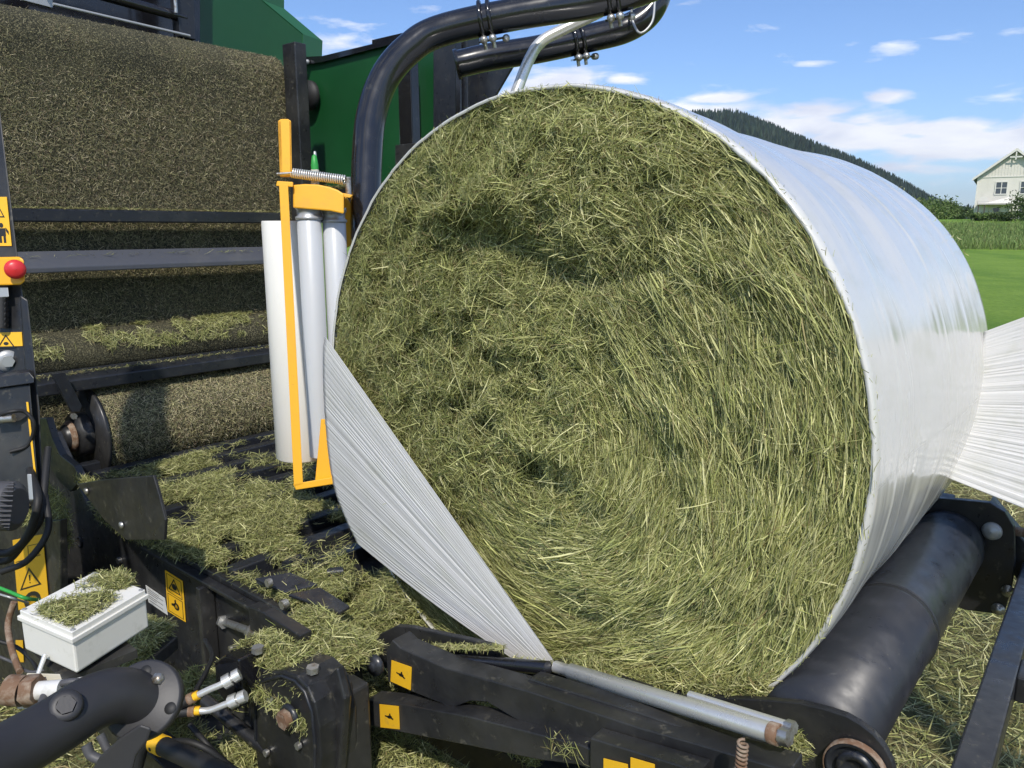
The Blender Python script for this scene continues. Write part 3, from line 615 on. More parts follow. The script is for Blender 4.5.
def vroll(cx, ytop, ybot, r, dd, m, name, parent, caps=True, label=None):
    a = D_(cx, ytop, dd); b = np.array([a[0], a[1], D_(cx, ybot, dd)[2]]); h = a[2]-b[2]
    mb = MB(); mb.lathe(b, UZ, [(0, .02), (0, r), (.002, r+.0), (h-.002, r), (h, r-.002), (h, .02)], m, 48)
    if caps: mb.lathe(a-UZ*.0, UZ, [(-.008, r+.001), (-.006, r+.004), (.0, r+.004), (.004, r-.001), (.02, r-.001), (.022, r+.003), (.034, r+.003), (.036, .01)], 'cap', 40)
    return mb.build(name, parent, 0, label)
vroll(309, 217, 470, .034, -.065, 'prestretch', 'stretch_roller', dsp)
vroll(334, 220, 435, .033, -.03, 'prestretch', 'stretch_roller', dsp)
m = MB(); m.prism([D_(293, 484, -.14), D_(333, 477, -.14), D_(334, 484, -.14), D_(296, 490, -.14)], ray(310, 485)*.24, 'yellow'); part(m, 'base_bracket', .002, parent=dsp)
m = MB(); m.prism([D_(321, 419, -.09), D_(325, 419, -.09), D_(333, 480, -.09), D_(315, 483, -.09)], ray(322, 450)*.012, 'yellow'); part(m, 'base_gusset', .001, parent=dsp)
fr = D_(290, 221, .06); fb = D_(290, 470, .06); h = fr[2]-fb[2]
roll = MB(); roll.lathe([fr[0], fr[1], fb[2]], UZ, [(0, .03), (0, .081), (.003, .083), (h-.003, .083), (h, .081), (h, .034), (h-.02, .033), (h-.02, .001)], 'film_roll', 64)
ro = roll.build('film_roll'); tag(ro, 'tall white roll of stretch film standing in the yellow dispenser', 'film roll')
# hidden second dispenser on the far side carries the other web
c2 = W(.85, -1.17, 0)
m = MB(); m.lathe(c2+UZ*.90, UZ, [(0, .02), (0, .04), (.78, .04), (.78, .02)], 'prestretch'); 
d2 = part(m, 'film_dispenser', label='second dispenser holding the far film web'); 
m = MB(); m.box(c2+UZ*1.70-AX*.06-LX*.15, AX*.12, LX*.2, UZ*.05, 'yellow'); m.box(c2+UZ*.84-AX*.06-LX*.15, AX*.12, LX*.2, UZ*.04, 'yellow'); m.box(c2+UZ*.88-LX*.15-AX*.02, AX*.04, LX*.02, UZ*.82, 'yellow'); part(m, 'frame', .003, parent=d2)

# ---- wrapping arm tubes above the bale
T = lambda x, y, d: P(x, y, d=d)
t1 = catmull([T(366, 260, 2.3), T(366, 205, 2.3), T(367, 160, 2.3), T(371, 117, 2.3), T(384, 79, 2.3), T(408, 50, 2.3), T(440, 31, 2.3), T(516, 14, 2.28), T(592, 2, 2.26), T(650, -14, 2.25), T(700, -40, 2.3)], 10)
m = MB(); m.tube(t1, .045, 'gloss', 28); ta = part(m, 'wrapping_arm', label='bent glossy black tube arching over the bale')
t2 = catmull([T(459, 64, 2.66), T(490, 57, 2.66), T(540, 49, 2.64), T(590, 38, 2.62), T(625, 29, 2.6), T(647, 15, 2.6), T(658, -5, 2.6), T(660, -35, 2.6), T(655, -70, 2.6)], 10)
m = MB(); m.tube(t2, .045, 'gloss', 28); tb = part(m, 'wrapping_arm', label='shorter glossy black tube curving up')
m = MB(); m.lathe(t2[0], nrm(t2[0]-t2[1]), [(0, .050), (.012, .050), (.012, .001)], 'gloss', 28); part(m, 'end_cap', parent=tb)
m = MB(); m.tube(catmull([T(505, 120, 2.42), T(517, 90, 2.42), T(529, 60, 2.42), T(541, 42, 2.42), T(562, 30, 2.42), T(598, 13, 2.42), T(640, -8, 2.42)], 8), .0175, 'steel', 20); part(m, 'galvanised_tube')
def clamp(p, q, ttl, par, rr_=.045):
    ax = nrm(q-p); u = nrm(np.cross(ax, nrm(CAM-p))); v = np.cross(u, ax); 
    if v@(CAM-p) < 0: v = -v
    mb = MB()
    for off in (-.013, .013):
        pts = [p+ax*off+(rr_+.007)*(math.cos(a)*u+math.sin(a)*v) for a in np.linspace(-.4, math.pi+.4, 20)]
        mb.tube(pts, .0065, 'gloss', 8)
        dn = u if u[2] < 0 else -u
        mb.cyl(p+ax*off+dn*(rr_+.0)+v*.02, p+ax*off+dn*(rr_+.034)+v*.02, .006, 'bolt', 10)
        mb.lathe(p+ax*off+dn*(rr_+.006)+v*.04, v, [(0, .012), (.014, .012), (.02, .006), (.021, .001)], 'bolt', 12)
    mb.box(p-ax*.03+dn*(rr_+.008)-v*.03, ax*.075, dn*.006, v*.06, 'gloss')
    mb.lathe(p+ax*.05+dn*(rr_+.014), v, [(-.02, .011), (.02, .011), (.021, .001)], 'bolt', 12)
    return mb.build('pipe_clamp', par)
clamp(T(486, 20, 2.29), T(516, 14, 2.28), '', ta)
clamp(T(578, 41, 2.62), T(592, 38, 2.62), '', tb)
clamp(T(612, -2, 2.26), T(640, -8, 2.25), '', ta)
hose([T(632, -6, 2.5), T(632, 18, 2.52), T(640, 33, 2.5), T(652, 22, 2.5), T(655, 0, 2.52)], .004, 'cap', 'air_hose', parent=tb)

# ---- table rollers
RT, RZ, RRa = -.606, .831, .090
def table_roller(tc, name_label):
    RZ = .831 if tc < 0 else .62; RRa = .090
    m = MB(); L_ = 1.05 if tc < 0 else .84; o = W(-.03 if tc < 0 else .16, tc, RZ)
    g = .46
    m.lathe(o, AX, [(0, .03), (0, RRa), (g-.012, RRa), (g-.006, RRa+.004), (g, RRa+.004), (g+.002, RRa-.008), (g+.016, RRa-.008), (g+.018, RRa+.003), (g+.03, RRa), (L_-.035, RRa), (L_-.03, RRa-.005), (L_, RRa-.005), (L_, .03)], 'roller', 72)
    o_ = part(m, 'table_roller', label=name_label)
    m = MB(); m.lathe(o, AX, [(g-.002, RRa-.001), (g, RRa+.0025), (g+.016, RRa+.0025), (g+.018, RRa-.001)], 'rubber', 72); part(m, 'groove_shade_ring', parent=o_)  # black band laid over the groove, standing in for its shade
    m = MB(); m.lathe(W(-.045 if tc < 0 else .145, tc, RZ), AX, [(0, .02), (0, .06), (.01, .06)], 'rust', 28); part(m, 'bearing', parent=o_)
table_roller(RT, 'long black roller under the lower right of the bale')
table_roller(.46, 'black roller hidden beneath the bale')
# near end plate: long plate along the front carrying both rollers
def arc(tc, zc, r, a0, a1, n=14): return [(tc+r*math.cos(a), zc+r*math.sin(a)) for a in np.linspace(a0, a1, n)]
pl2 = arc(RT, RZ, .165, math.pi*.42, -math.pi*1.5+math.pi*.9, 1)
out = [(-.20, .64), (-.34, .725), (-.42, .79)]
m = MB(); m.prism([P(x, y, s=-.06) for x, y in ((600, 688), (660, 692), (720, 698), (764, 700), (800, 703), (828, 710), (846, 716), (860, 724), (873, 734), (884, 747), (892, 762), (897, 780), (895, 820), (760, 840), (600, 780))], AX*.014, 'black'); ep = part(m, 'roller_end_plate', .002, label='rounded black plate holding the near roller end')
m = MB(); bc_ = P(856, 768, s=-.063); m.lathe(bc_, -AX, [(0, .045), (.010, .045), (.010, .038), (.003, .036), (.003, .028), (.010, .028), (.010, .018), (.003, .016), (.003, .001)], 'beam', 32); m.lathe(bc_, -AX, [(.0, .047), (.012, .047), (.012, .0445)], 'rust', 32); part(m, 'bearing_housing', parent=ep)
# far end plate
fo = [(-.50, .96), (-.66, .93)]
m = MB(); m.prism([P(x, y, s=1.035) for x, y in ((900, 505), (925, 497), (960, 500), (990, 503), (1005, 512), (1014, 527), (1015, 560), (1012, 585), (1004, 615), (988, 613), (964, 610), (940, 600), (905, 560))], AX*.02, 'black')
fp = part(m, 'roller_end_plate', .002, label='rounded black plate with three bolts at the far roller end')
m = MB(); m.lathe(P(992, 531, s=1.033), -AX, [(0, .024), (.008, .022), (.014, .014), (.016, .001)], 'cap', 24); part(m, 'bolt', parent=fp)
for x, y in ((1008, 591), (998, 609)):
    m = MB(); m.lathe(P(x, y, s=1.033), -AX, [(0, .016), (.003, .016), (.003, .010), (.011, .009), (.012, .001)], 'bolt', 20); part(m, 'bolt', parent=fp)
m = MB(); m.prism([P(x, y, s=1.10) for x, y in ((990, 500), (1040, 560), (1040, 620), (1005, 560))], AX*.06, 'black'); m.tube([P(1000, 528, s=1.10), P(1030, 534, s=1.10)], .012, 'rust'); part(m, 'rear_bracket', .003)
m = MB(); m.mbox(1.055, 1.10, -.60, .75, .90, .94, 'beam'); part(m, 'rear_rail', .004)

# ---- lifting frame (table chassis)
m = MB(); m.mbox(-.02, 1.05, .42, .60, .30, .42, 'black'); m.mbox(-.02, 1.0, -.52, -.42, .44, .54, 'black'); m.mbox(0, .08, -.50, .7, .36, .46, 'black'); m.mbox(.95, 1.03, -.50, .7, .36, .46, 'black'); part(m, 'table_chassis', .004)
# beam at the lower right
b0, b1 = P(966, 800, d=1.08), P(1018, 627, d=1.62)
b1 = b0+(b1-b0)*1.8
u_ = nrm(np.cross(b1-b0, UZ)); 
m = MB(); m.box(b0-u_*.03-UZ*.07, b1-b0, u_*.05, UZ*.07, 'beam'); bb = part(m, 'outrigger_beam', .004, label='long grey-black square beam at the right edge')
m = MB(); k = b0+(b1-b0)*.36; m.box(k+u_*.02-UZ*.05, nrm(b1-b0)*.09, u_*.4, UZ*.05, 'black'); part(m, 'cross_arm', .003)

# ---- front arms, rod and cutter
def plate(name, pts, s_, th=.012, m='black', bevel=.002, label=None, parent=None):
    mb = MB(); mb.prism([P(x, y, s=s_) for x, y in pts], AX*th, m); return part(mb, name, bevel, parent, label)
# upper arm
ua = plate('lift_arm', [(386, 652), (392, 640), (400, 648), (445, 668), (530, 692), (640, 728), (700, 745), (790, 772), (790, 800), (700, 778), (600, 742), (520, 722), (487, 702), (470, 701), (452, 708), (420, 695), (388, 682)], -.245, .05, label='upper black lift arm with a yellow sticker')
la = plate('lift_arm', [(356, 706), (366, 700), (400, 704), (470, 717), (580, 745), (690, 790), (690, 812), (580, 765), (540, 760), (440, 740), (380, 728), (358, 722)], -.27, .045, label='lower black lift arm with a yellow sticker')
for (x, y, s_, par) in ((377, 664, -.26, ua), (362, 711, -.285, la)):
    m = MB(); m.lathe(P(x, y, s=s_), -AX, [(0, .022), (.012, .022), (.012, .012), (.018, .011), (.019, .001)], 'beam', 24); part(m, 'pivot_pin', parent=par)
pm = [('ink', circ(.52, .5, .13, .07, 12)), ('ink', [(.28, .44), (.5, .47), (.5, .53), (.28, .49)]), ('ink', [(.5, .36), (.56, .34), (.6, .5), (.52, .5)]), ('ink', [(.6, .5), (.72, .56), (.7, .62), (.55, .55)])]
sticker('pinch_sticker', [P(392, 660, s=-.2465), P(412, 667, s=-.2465), P(411, 690, s=-.2465), P(391, 681, s=-.2465)], ua, pm)
sticker('pinch_sticker', [P(380, 704, s=-.2715), P(399, 706, s=-.2715), P(400, 729, s=-.2715), P(381, 727, s=-.2715)], la, pm)
# stripes sticker at the bottom
q = -.2475
plate('hazard_plate', [(590, 738), (700, 772), (700, 800), (590, 790)], -.285, .035)
sticker('hazard_sticker', [P(604, 758, s=-.2865), P(628, 764, s=-.2865), P(630, 790, s=-.2865), P(604, 785, s=-.2865)], ua)
sticker('hazard_sticker', [P(631, 757, s=-.2865), P(655, 764, s=-.2865), P(656, 800, s=-.2865), P(631, 790, s=-.2865)], ua)
# back plate and cross tube
plate('rocker_plate', [(366, 700), (370, 650), (380, 634), (396, 626), (410, 627), (470, 640), (500, 648), (500, 668), (420, 662), (402, 700), (390, 705)], -.16, .014)
m = MB(); m.tube([P(392, 655, s=-.19), P(548, 668, s=-.17)], .013, 'gloss', 20); part(m, 'cross_tube')
plate('wear_plate', [(447, 672), (465, 665), (530, 668), (560, 672), (560, 700), (600, 728), (480, 692)], -.15, .01, 'beam')
plate('lower_wear_plate', [(392, 700), (410, 692), (470, 706), (560, 726), (640, 750), (640, 775), (520, 735), (440, 712)], -.20, .01, 'beam')
# main front beam under the rod
fbm_ = plate('front_beam', [(524, 682), (530, 679), (545, 684), (640, 713), (735, 746), (740, 762), (735, 778), (640, 750), (560, 718), (530, 706), (524, 700)], -.215, .035, label='black front beam below the silver rod')
# steel rods
m = MB(); a, b = P(556, 667, s=-.15), P(779, 735, s=-.215); m.tube([a, a+(b-a)*.08, a+(b-a)*.085, b-(b-a)*.03], [.0115, .0115, .0145, .0145], 'steel', 28)
rd = part(m, 'steel_rod', label='thick bright steel rod along the front of the table'); ax_ = nrm(b-a)
m = MB(); m.lathe(b-(b-a)*.03, ax_, [(0, .0155), (.014, .0155), (.014, .011), (.026, .011), (.026, .001)], 'rust', 24); m.hexn(b-(b-a)*.03+ax_*.016, ax_, .013, .014, 'bolt'); part(m, 'rod_nut', parent=rd)
m = MB(); a, b = P(690, 695.5, s=-.16), P(787, 726, s=-.20); m.tube([a, b], .0075, 'steel', 20); m.hexn(b, nrm(b-a), .010, .012, 'bolt'); part(m, 'thin_rod')
# spring below rod end
m = MB(); hs = []; a, b = P(743, 742, s=-.30), P(740, 775, s=-.30); 
for k in range(81): g = k/10*2*math.pi; hs.append(a+(b-a)*k/80+.0065*(math.cos(g)*AX+math.sin(g)*LX))
m.tube(hs, .0022, 'rust', 6); part(m, 'coil_spring')
m = MB(); m.tube([P(690, 738, s=-.17), P(790, 768, s=-.19)], .022, 'black', 20); part(m, 'lower_tube')
# cutter housing holding the film
m = MB(); m.prism([P(x, y, s=-.125) for x, y in ((536, 672), (552, 668), (600, 684), (640, 698), (640, 706), (600, 694), (540, 680))], AX*.05, 'black'); part(m, 'film_cutter', .002)

# ---- hydraulic knuckle and block
m = MB()
m.prism([P(x, y, s=-.44) for x, y in ((252, 686), (258, 677), (268, 672), (282, 671), (296, 676), (307, 687), (314, 703), (319, 728), (320, 760), (318, 810), (262, 810), (254, 740))], AX*.09, 'black'); part(m, 'knuckle_plate', .004)
m = MB(); kp = P(291, 716, s=-.445)
m.lathe(kp, -AX, [(0, .026), (.008, .026), (.008, .017)], 'beam', 28); m.hexn(kp-AX*.008, -AX, .019, .014, 'rust'); part(m, 'pivot_bolt')
m = MB(); c_ = [P(x, y, z=.80) for x, y in ((215, 658), (292, 612), (345, 640), (312, 690))]
m.prism([P(214, 662, s=-.47), P(225, 655, s=-.47), P(238, 660, s=-.47), P(243, 700, s=-.47), P(232, 712, s=-.47), P(216, 690, s=-.47)], AX*.14, 'gloss'); part(m, 'valve_block', .004)
m = MB(); m.mbox(-.43, -.30, .24, .43, .56, .765, 'black'); m.mbox(-.40, -.31, .17, .30, .50, .755, 'black'); part(m, 'knuckle_block', .006)
m = MB(); m.prism([P(305, 700, s=-.40), P(336, 668, s=-.40), P(344, 700, s=-.40), P(338, 790, s=-.40), P(312, 790, s=-.40)], AX*.02, 'black'); part(m, 'knuckle_cheek', .005)
m = MB(); m.tube([P(x, y, s=-.4405) for x, y in ((256, 740), (255, 692), (262, 681), (282, 676), (295, 681), (305, 692), (312, 712), (315, 745), (314, 790))], .0035, 'beam', 8); part(m, 'weld_bead')
for x, y, q in ((258, 652, -.43), (313, 672, -.41)): m = MB(); m.hexn(P(x, y, s=q), UZ, .013, .012, 'bolt'); part(m, 'block_bolt', .001)
m = MB(); m.prism([P(x, y, s=-.36) for x, y in ((248, 606), (262, 612), (300, 636), (300, 655), (284, 650), (250, 630))], AX*.03, 'black'); part(m, 'small_bracket', .002)
m = MB(); m.tube([P(205, 700, s=-.46), P(330, 800, s=-.40)], .014, 'black', 20); part(m, 'lower_strut')
m = MB(); m.prism([P(x, y, s=-.40) for x, y in ((205, 722), (225, 735), (300, 780), (300, 810), (200, 760))], AX*.05, 'beam'); part(m, 'lower_link', .003)
# silver hydraulic fittings
for (pts) in ([(194, 697), (208, 690), (222, 684), (234, 677)], [(195, 711), (210, 710), (226, 704), (240, 698)]):
    q = [P(x, y, s=-.56+.02*i) for i, (x, y) in enumerate(pts)]
    m = MB(); m.tube(catmull(q, 6), .0065, 'steel', 14); ax_ = nrm(q[-1]-q[-2]); m.hexn(q[-1]-ax_*.022, ax_, .0135, .016, 'steel'); m.hexn(q[-1]-ax_*.002, ax_, .0125, .014, 'steel'); m.hexn(q[0], nrm(q[1]-q[0]), .009, .010, 'sticker')
    ax0 = nrm(q[0]-q[1]); m.tube([q[0], q[0]+ax0*.012], .011, 'rust', 14); part(m, 'hydraulic_fitting')
    hose([q[0]+ax0*.01, q[0]+ax0*.05-UZ*.004, q[0]+ax0*.10-UZ*.03, q[0]+ax0*.13-UZ*.09], .010, 'rubber')
hose([P(150, 760, s=-.6), P(175, 742, s=-.58), P(205, 748, s=-.55), P(240, 775, s=-.5)], .007, 'rubber')
hose([P(205, 640, s=-.40), P(212, 655, s=-.44), P(206, 672, s=-.5), P(196, 690, s=-.55)], .005, 'rubber')
hose([P(-5, 640, d=1.5), P(18, 648, d=1.5), P(34, 664, d=1.45), P(42, 690, d=1.3)], .004, 'rubber')
hose([P(-5, 655, d=1.45), P(12, 662, d=1.45), P(30, 672, d=1.4), P(52, 668, d=1.4)], .003, 'grey')
hose([P(92, 668, d=1.35), P(104, 660, d=1.36), P(118, 672, d=1.36), P(112, 690, d=1.3)], .003, 'rubber')
for x, y, q in ((232, 648, SP), (205, 600, SP), (150, 640, SP), (300, 745, -.441), (272, 700, -.441), (268, 752, -.441)):
    m = MB(); m.hexn(P(x, y, s=q-.001), -AX, .008, .008, 'bolt'); part(m, 'bolt')
hose([P(190, 725, s=-.52), P(205, 742, s=-.52), P(225, 765, s=-.5), P(240, 790, s=-.5)], .006, 'rubber')
m = MB(); a, b = P(150, 740, s=-.62), P(260, 790, s=-.6); m.tube([a, b], .018, 'rubber', 20); rr_ = part(m, 'yellow_banded_pipe')
m = MB(); m.tube([a+(b-a)*.06, a+(b-a)*.15], .0192, 'sticker', 20); m.lathe(a+(b-a)*.1-AX*.0193+UZ*0, -AX, [(0, .004), (.0008, .004), (.0008, .0003)], 'ink', 10); part(m, 'band', parent=rr_)
m = MB(); m.mbox(-.52, -.24, .28, .83, .42, .50, 'black'); m.mbox(-.34, -.28, .2, 2.3, .25, .36, 'black'); part(m, 'lower_frame', .004)
# step under the box carrying loose hay
m = MB(); st = [P(x, y, z=.80) for x, y in ((88, 668), (140, 624), (178, 636), (140, 668), (120, 682))]
m.prism(st, UZ*-.03, 'black'); part(m, 'step_plate', .003)

m = MB(); m.mbox(-.50, -.10, -.4, .5, .44, .46, 'black'); part(m, 'grass_tray', .002)
m = MB(); m.mbox(-.16, .30, .25, .70, .60, .63, 'black'); part(m, 'under_tray', .002)

# ---- junction box
jb0 = P(72, 641, z=1.0)
e1 = P(17, 617, z=1.0)-jb0; e2 = P(149, 595, z=1.0)-jb0
m = MB(); i_ = .985
c_ = jb0+(e1+e2)/2
def rect(z_, k): return [c_+(p-c_)*k+UZ*z_ for p in (jb0, jb0+e2, jb0+e1+e2, jb0+e1)]
m.prism(rect(-.062, .955), UZ*.058, 'boxwhite'); jb = part(m, 'junction_box', .004, label='white plastic junction box with grass on its lid')
m = MB(); m.prism(rect(-.006, 1.0), UZ*.008, 'boxwhite'); m.prism(rect(.0015, .95), UZ*.010, 'boxwhite')
for k in rect(.0125, .88): m.lathe(k, UZ, [(0, .004), (.001, .004), (.001, .0005)], 'cap', 10)
lid = part(m, 'lid', .0025, parent=jb)
m = MB(); m.tube([P(45, 655, d=1.28), P(38, 675, d=1.26)], .004, 'steel', 8); m.mbox(-.80, -.68, .34, .50, .915, .93, 'black'); part(m, 'box_bracket')
hose([P(75, 672, d=1.3), P(84, 680, d=1.3), P(95, 676, d=1.3), P(104, 670, d=1.32)], .005, 'rubber'); hose([P(60, 672, d=1.3), P(66, 690, d=1.3), P(90, 690, d=1.3)], .005, 'rubber')

# ---- near jointed arm, lower left
A0, A1 = P(-60, 790, d=.78), P(150, 695, d=.98)
arm_pts = catmull([P(-70, 803, d=.76), P(0, 758, d=.84), P(55, 726, d=.90), P(90, 704, d=.94), P(118, 695, d=.97), P(146, 700, d=1.0)], 10)
m = MB(); m.tube(arm_pts, [.034]*30+list(np.linspace(.034, .033, len(arm_pts)-30)), 'matte', 36); na_ = part(m, 'support_arm', label='thick matte black arm reaching in from the lower left')
fc = P(144, 700, d=.985); fx = nrm(nrm(P(158, 702, d=1.02)-P(125, 692, d=.97))+ .55*ray(150, 695))
m = MB(); m.lathe(fc, fx, [(-.006, .001), (-.006, .046), (-.004, .049), (.006, .049), (.008, .046), (.008, .001)], 'matte', 48); part(m, 'flange', parent=na_)
un = nrm(np.cross(fx, ray(150, 695))); vn = nrm(np.cross(un, fx))
if vn[2] < 0: vn = -vn
if un[0] < 0: un = -un
for (a, b, mt) in ((.028, -.010, 'bolt'), (-.006, .038, 'rubber'), (.032, .012, 'rubber'), (.0, -.040, 'rubber')):
    pp = fc-fx*.006+un*a+vn*b; m = MB(); m.lathe(pp, -fx, [(0, .0075), (.008 if mt == 'bolt' else .0008, .0070), (.009 if mt == 'bolt' else .001, .0005)], mt, 6 if mt == 'bolt' else 16); part(m, 'bolt' if mt == 'bolt' else 'bolt_hole', parent=na_)
up = P(66, 705, d=.885); nn_ = nrm(CAM-up+UZ*.25)
m = MB(); m.lathe(up-nn_*.02, nn_, [(0, .019), (.016, .018), (.020, .016), (.020, .010)], 'matte', 32); m.hexn(up-nn_*.004, nn_, .0105, .007, 'matte'); part(m, 'boss', parent=na_)
m = MB(); m.prism([P(x, y, d=.93) for x, y in ((84, 785), (100, 756), (122, 736), (140, 724), (152, 728), (148, 740), (136, 756), (128, 790), (84, 800))], ray(120, 740)*.015, 'matte'); part(m, 'web_plate', .003, parent=na_)
m = MB(); m.prism([P(x, y, d=1.02) for x, y in ((166, 688), (176, 687), (172, 714), (163, 717))], ray(170, 700)*.01, 'cap'); part(m, 'pad', parent=na_)
hose([P(86, 745, d=1.1), P(92, 756, d=1.1), P(108, 760, d=1.1), P(122, 750, d=1.1), P(122, 735, d=1.1)], .007, 'grey'); hose([P(100, 735, d=1.12), P(112, 755, d=1.12), P(130, 752, d=1.12), P(135, 736, d=1.12)], .006, 'grey')
hose([P(40, 706, d=1.05), P(48, 690, d=1.08), P(68, 682, d=1.08), P(88, 683, d=1.08), P(100, 690, d=1.05)], .005, 'grey')
# clear plate with bolt
m = MB(); m.prism([P(x, y, d=1.1) for x, y in ((27, 673), (60, 674), (62, 680), (50, 710), (17, 709))], ray(40, 690)*.004, 'clear'); cp = part(m, 'clear_cover', .001)
m = MB(); m.tube([P(8, 690, d=1.08), P(24, 691, d=1.08)], .021, 'rust', 24); m.hexn(P(26, 691, d=1.08), nrm(P(40, 690, d=1.08)-P(26, 691, d=1.08)), .022, .018, 'rust'); m.tube([P(36, 691, d=1.08), P(62, 689, d=1.08)], .013, 'wsticker', 20); m.tube([P(62, 688, d=1.1), P(92, 682, d=1.1)], .010, 'boxwhite', 14); part(m, 'cable_sensor')
m = MB(); m.mbox(-.62, -.56, .1, .9, .55, .62, 'black'); part(m, 'lower_rail', .003)

# =============================================================== LOOSE GRASS
GW = (3, 1.8, 1.0, 3.2, 1.8, .9, 2.4)
def many(name, label, specs, parent=None):
    arr = [surface_hay(S, n, **kw) for S, n, kw in specs]; V, Q, Cc = cat(*arr)
    o = quads_obj(name, V, Q, Cc, 'hay', parent, kind='stuff'); tag(o, label, 'cut grass'); return o
kw = dict(L=(.012,.055), w=(.001,.0024), lift=.02, wts=GW, tilt=.35)
def masked(S, thr, seed, fr=4., edge=None):
    def f(n):
        Pp, Nn = S(int(n*4)); v = fbm(Pp*fr, seed, 3); v = v+rng.normal(size=len(v))*.05
        ok = v > thr; Pp, Nn = Pp[ok], Nn[ok]; i = rng.integers(0, len(Pp), n); return Pp[i]+rng.normal(size=(n, 3))*.003, Nn[i]
    return f
deckS = patch_S(W(-.20, .55, DZ-.01), AX*.5, LX*1.45, UZ, .10, 12, fr=4.)
many('loose_grass', 'green cut grass strewn thickly over the slatted deck beside the bale', [
    (masked(deckS, -.05, 14, 5.5), 36000, kw),
    (masked(patch_S(W(.2, .6, DZ), AX*.9, LX*1.4, UZ, .06, 12), 0.03, 15, 5.5), 13000, kw),
    (patch_S(W(-.225, .95, DZ+.0), AX*.08, LX*.75, UZ, .06, 16), 5000, kw),
    (patch_S(W(-.235, 1.1, DZ-.03), AX*.03, LX*.55, UZ, .04, 18), 1100, dict(kw, tilt=1.2))])
many('loose_grass', 'mound of cut grass under the bale between deck and front arms', [
    (patch_S(W(-.12, -.1, .58), AX*.32, LX*.75, UZ, .16, 22), 24000, kw), (patch_S(W(-.15, .30, .62), AX*.42, LX*.42, UZ, .30, 25), 30000, dict(kw, L=(.02,.06))), (patch_S(W(-.50, -.35, .47), AX*.38, LX*.85, UZ, .10, 26), 15000, kw),
    (patch_S(W(-.20, .25, .60), AX*.2, LX*.35, UZ, .14, 23), 7000, kw)])
many('loose_grass', 'cut grass piled on the hydraulic block below the deck', [
    (patch_S(W(-.43, .22, .765), AX*.2, LX*.24, UZ, .075, 24), 7500, dict(kw, L=(.015,.055))),
    (patch_S(W(-.45, .2, .70), AX*.04, LX*.26, UZ, .07, 24), 1500, dict(kw, tilt=1.2, L=(.015,.05)))])
many('loose_grass', 'cut grass heaped on the black step beside the white box', [
    (patch_S(P(86, 672, z=.80), P(140, 622, z=.80)-P(86, 672, z=.80), P(122, 684, z=.80)-P(86, 672, z=.80), UZ, .06, 27), 5200, dict(kw, L=(.012,.045), w=(.001,.0022)))])
lidS = patch_S(c_-e1*.40-e2*.42+UZ*.013, e1*.74, e2*.90, UZ, .012, 28, fr=20)
many('loose_grass', 'thin scatter of cut grass lying on the lid of the white box', [
    (masked(lidS, .02, 33, 22), 3000, dict(kw, L=(.006,.028), w=(.0008,.0018), lift=.006)),
    (patch_S(c_+e2*.30-e1*.2+UZ*.012, e1*.3, e2*.22, UZ, .025, 29, fr=20), 900, dict(kw, L=(.01,.035), w=(.0008,.0018), lift=.01, tilt=.8))])
many('loose_grass', 'line of cut grass caught along the silver rod and roller plate', [
    (patch_S(W(-.07, -.44, .77), LX*.36-UZ*.10, AX*.09, UZ, .03, 31), 4200, dict(kw, L=(.015,.05))),
    (patch_S(P(562, 672, s=-.13), P(600, 692, s=-.15)-P(562, 672, s=-.13), AX*.06, UZ, .03, 32), 1300, dict(kw, L=(.015,.045), tilt=.9)),
    (patch_S(P(600, 690, s=-.06), P(760, 700, s=-.04)-P(600, 690, s=-.06), AX*.06, UZ, .035, 33), 4200, dict(kw, L=(.02,.05))),
    (patch_S(P(775, 745, s=-.10), P(800, 765, s=-.10)-P(775, 745, s=-.10), AX*.05, UZ, .02, 34), 500, dict(kw, L=(.015,.04)))])
many('loose_grass', 'wisps of grass stuck to the lift arms and cross tube', [
    (patch_S(P(390, 652, s=-.19)+UZ*.008, P(500, 655, s=-.19)-P(390, 652, s=-.19), AX*.02, UZ, .006, 35), 900, dict(kw, L=(.008,.025), w=(.0008,.0018), lift=.006)),
    (patch_S(P(550, 735, s=-.26), P(590, 745, s=-.26)-P(550, 735, s=-.26), UZ*-.02, -AX, .004, 36), 60, dict(kw, L=(.015,.05), w=(.0008,.0016), tilt=.3)),
    (patch_S(P(500, 672, s=-.15), P(545, 680, s=-.15)-P(500, 672, s=-.15), AX*.04, UZ, .02, 37), 700, dict(kw, L=(.01,.03)))])
many('loose_grass', 'dusty grass fringe lying along the cross bars over the belts', [
    (patch_S(W(-.3, 2.295, 1.724), AX*1.3, LX*.05, UZ, .004, 38), 1800, dict(L=(.008,.03), w=(.001,.002), lift=.005, tilt=.35, wts=(1,.3,2,1.5,1,3,1))),
    (patch_S(W(-.3, 2.29, 1.545), AX*1.3, LX*.06, UZ, .002, 38), 260, dict(kw, L=(.01,.05), w=(.001,.002), lift=.006)),
    (patch_S(W(-.3, 2.17, 1.105), AX*1.3, LX*.07, UZ, .008, 38), 1100, dict(L=(.008,.03), w=(.001,.002), lift=.005, tilt=.35, wts=(1,.3,2,1.5,1,3,1))),
    (masked(patch_S(W(-.3, 2.36, 1.243), AX*1.35, LX*.06-UZ*.0, UZ, .015, 39), .06, 39, 13), 1500, dict(kw, L=(.015,.05), lift=.01)),
    (masked(roller_S(-.3, 1.05, 2.40, 1.150, .097, .1, 1.7), .05, 39, 13), 4500, dict(kw, L=(.015,.05), lift=.01))])
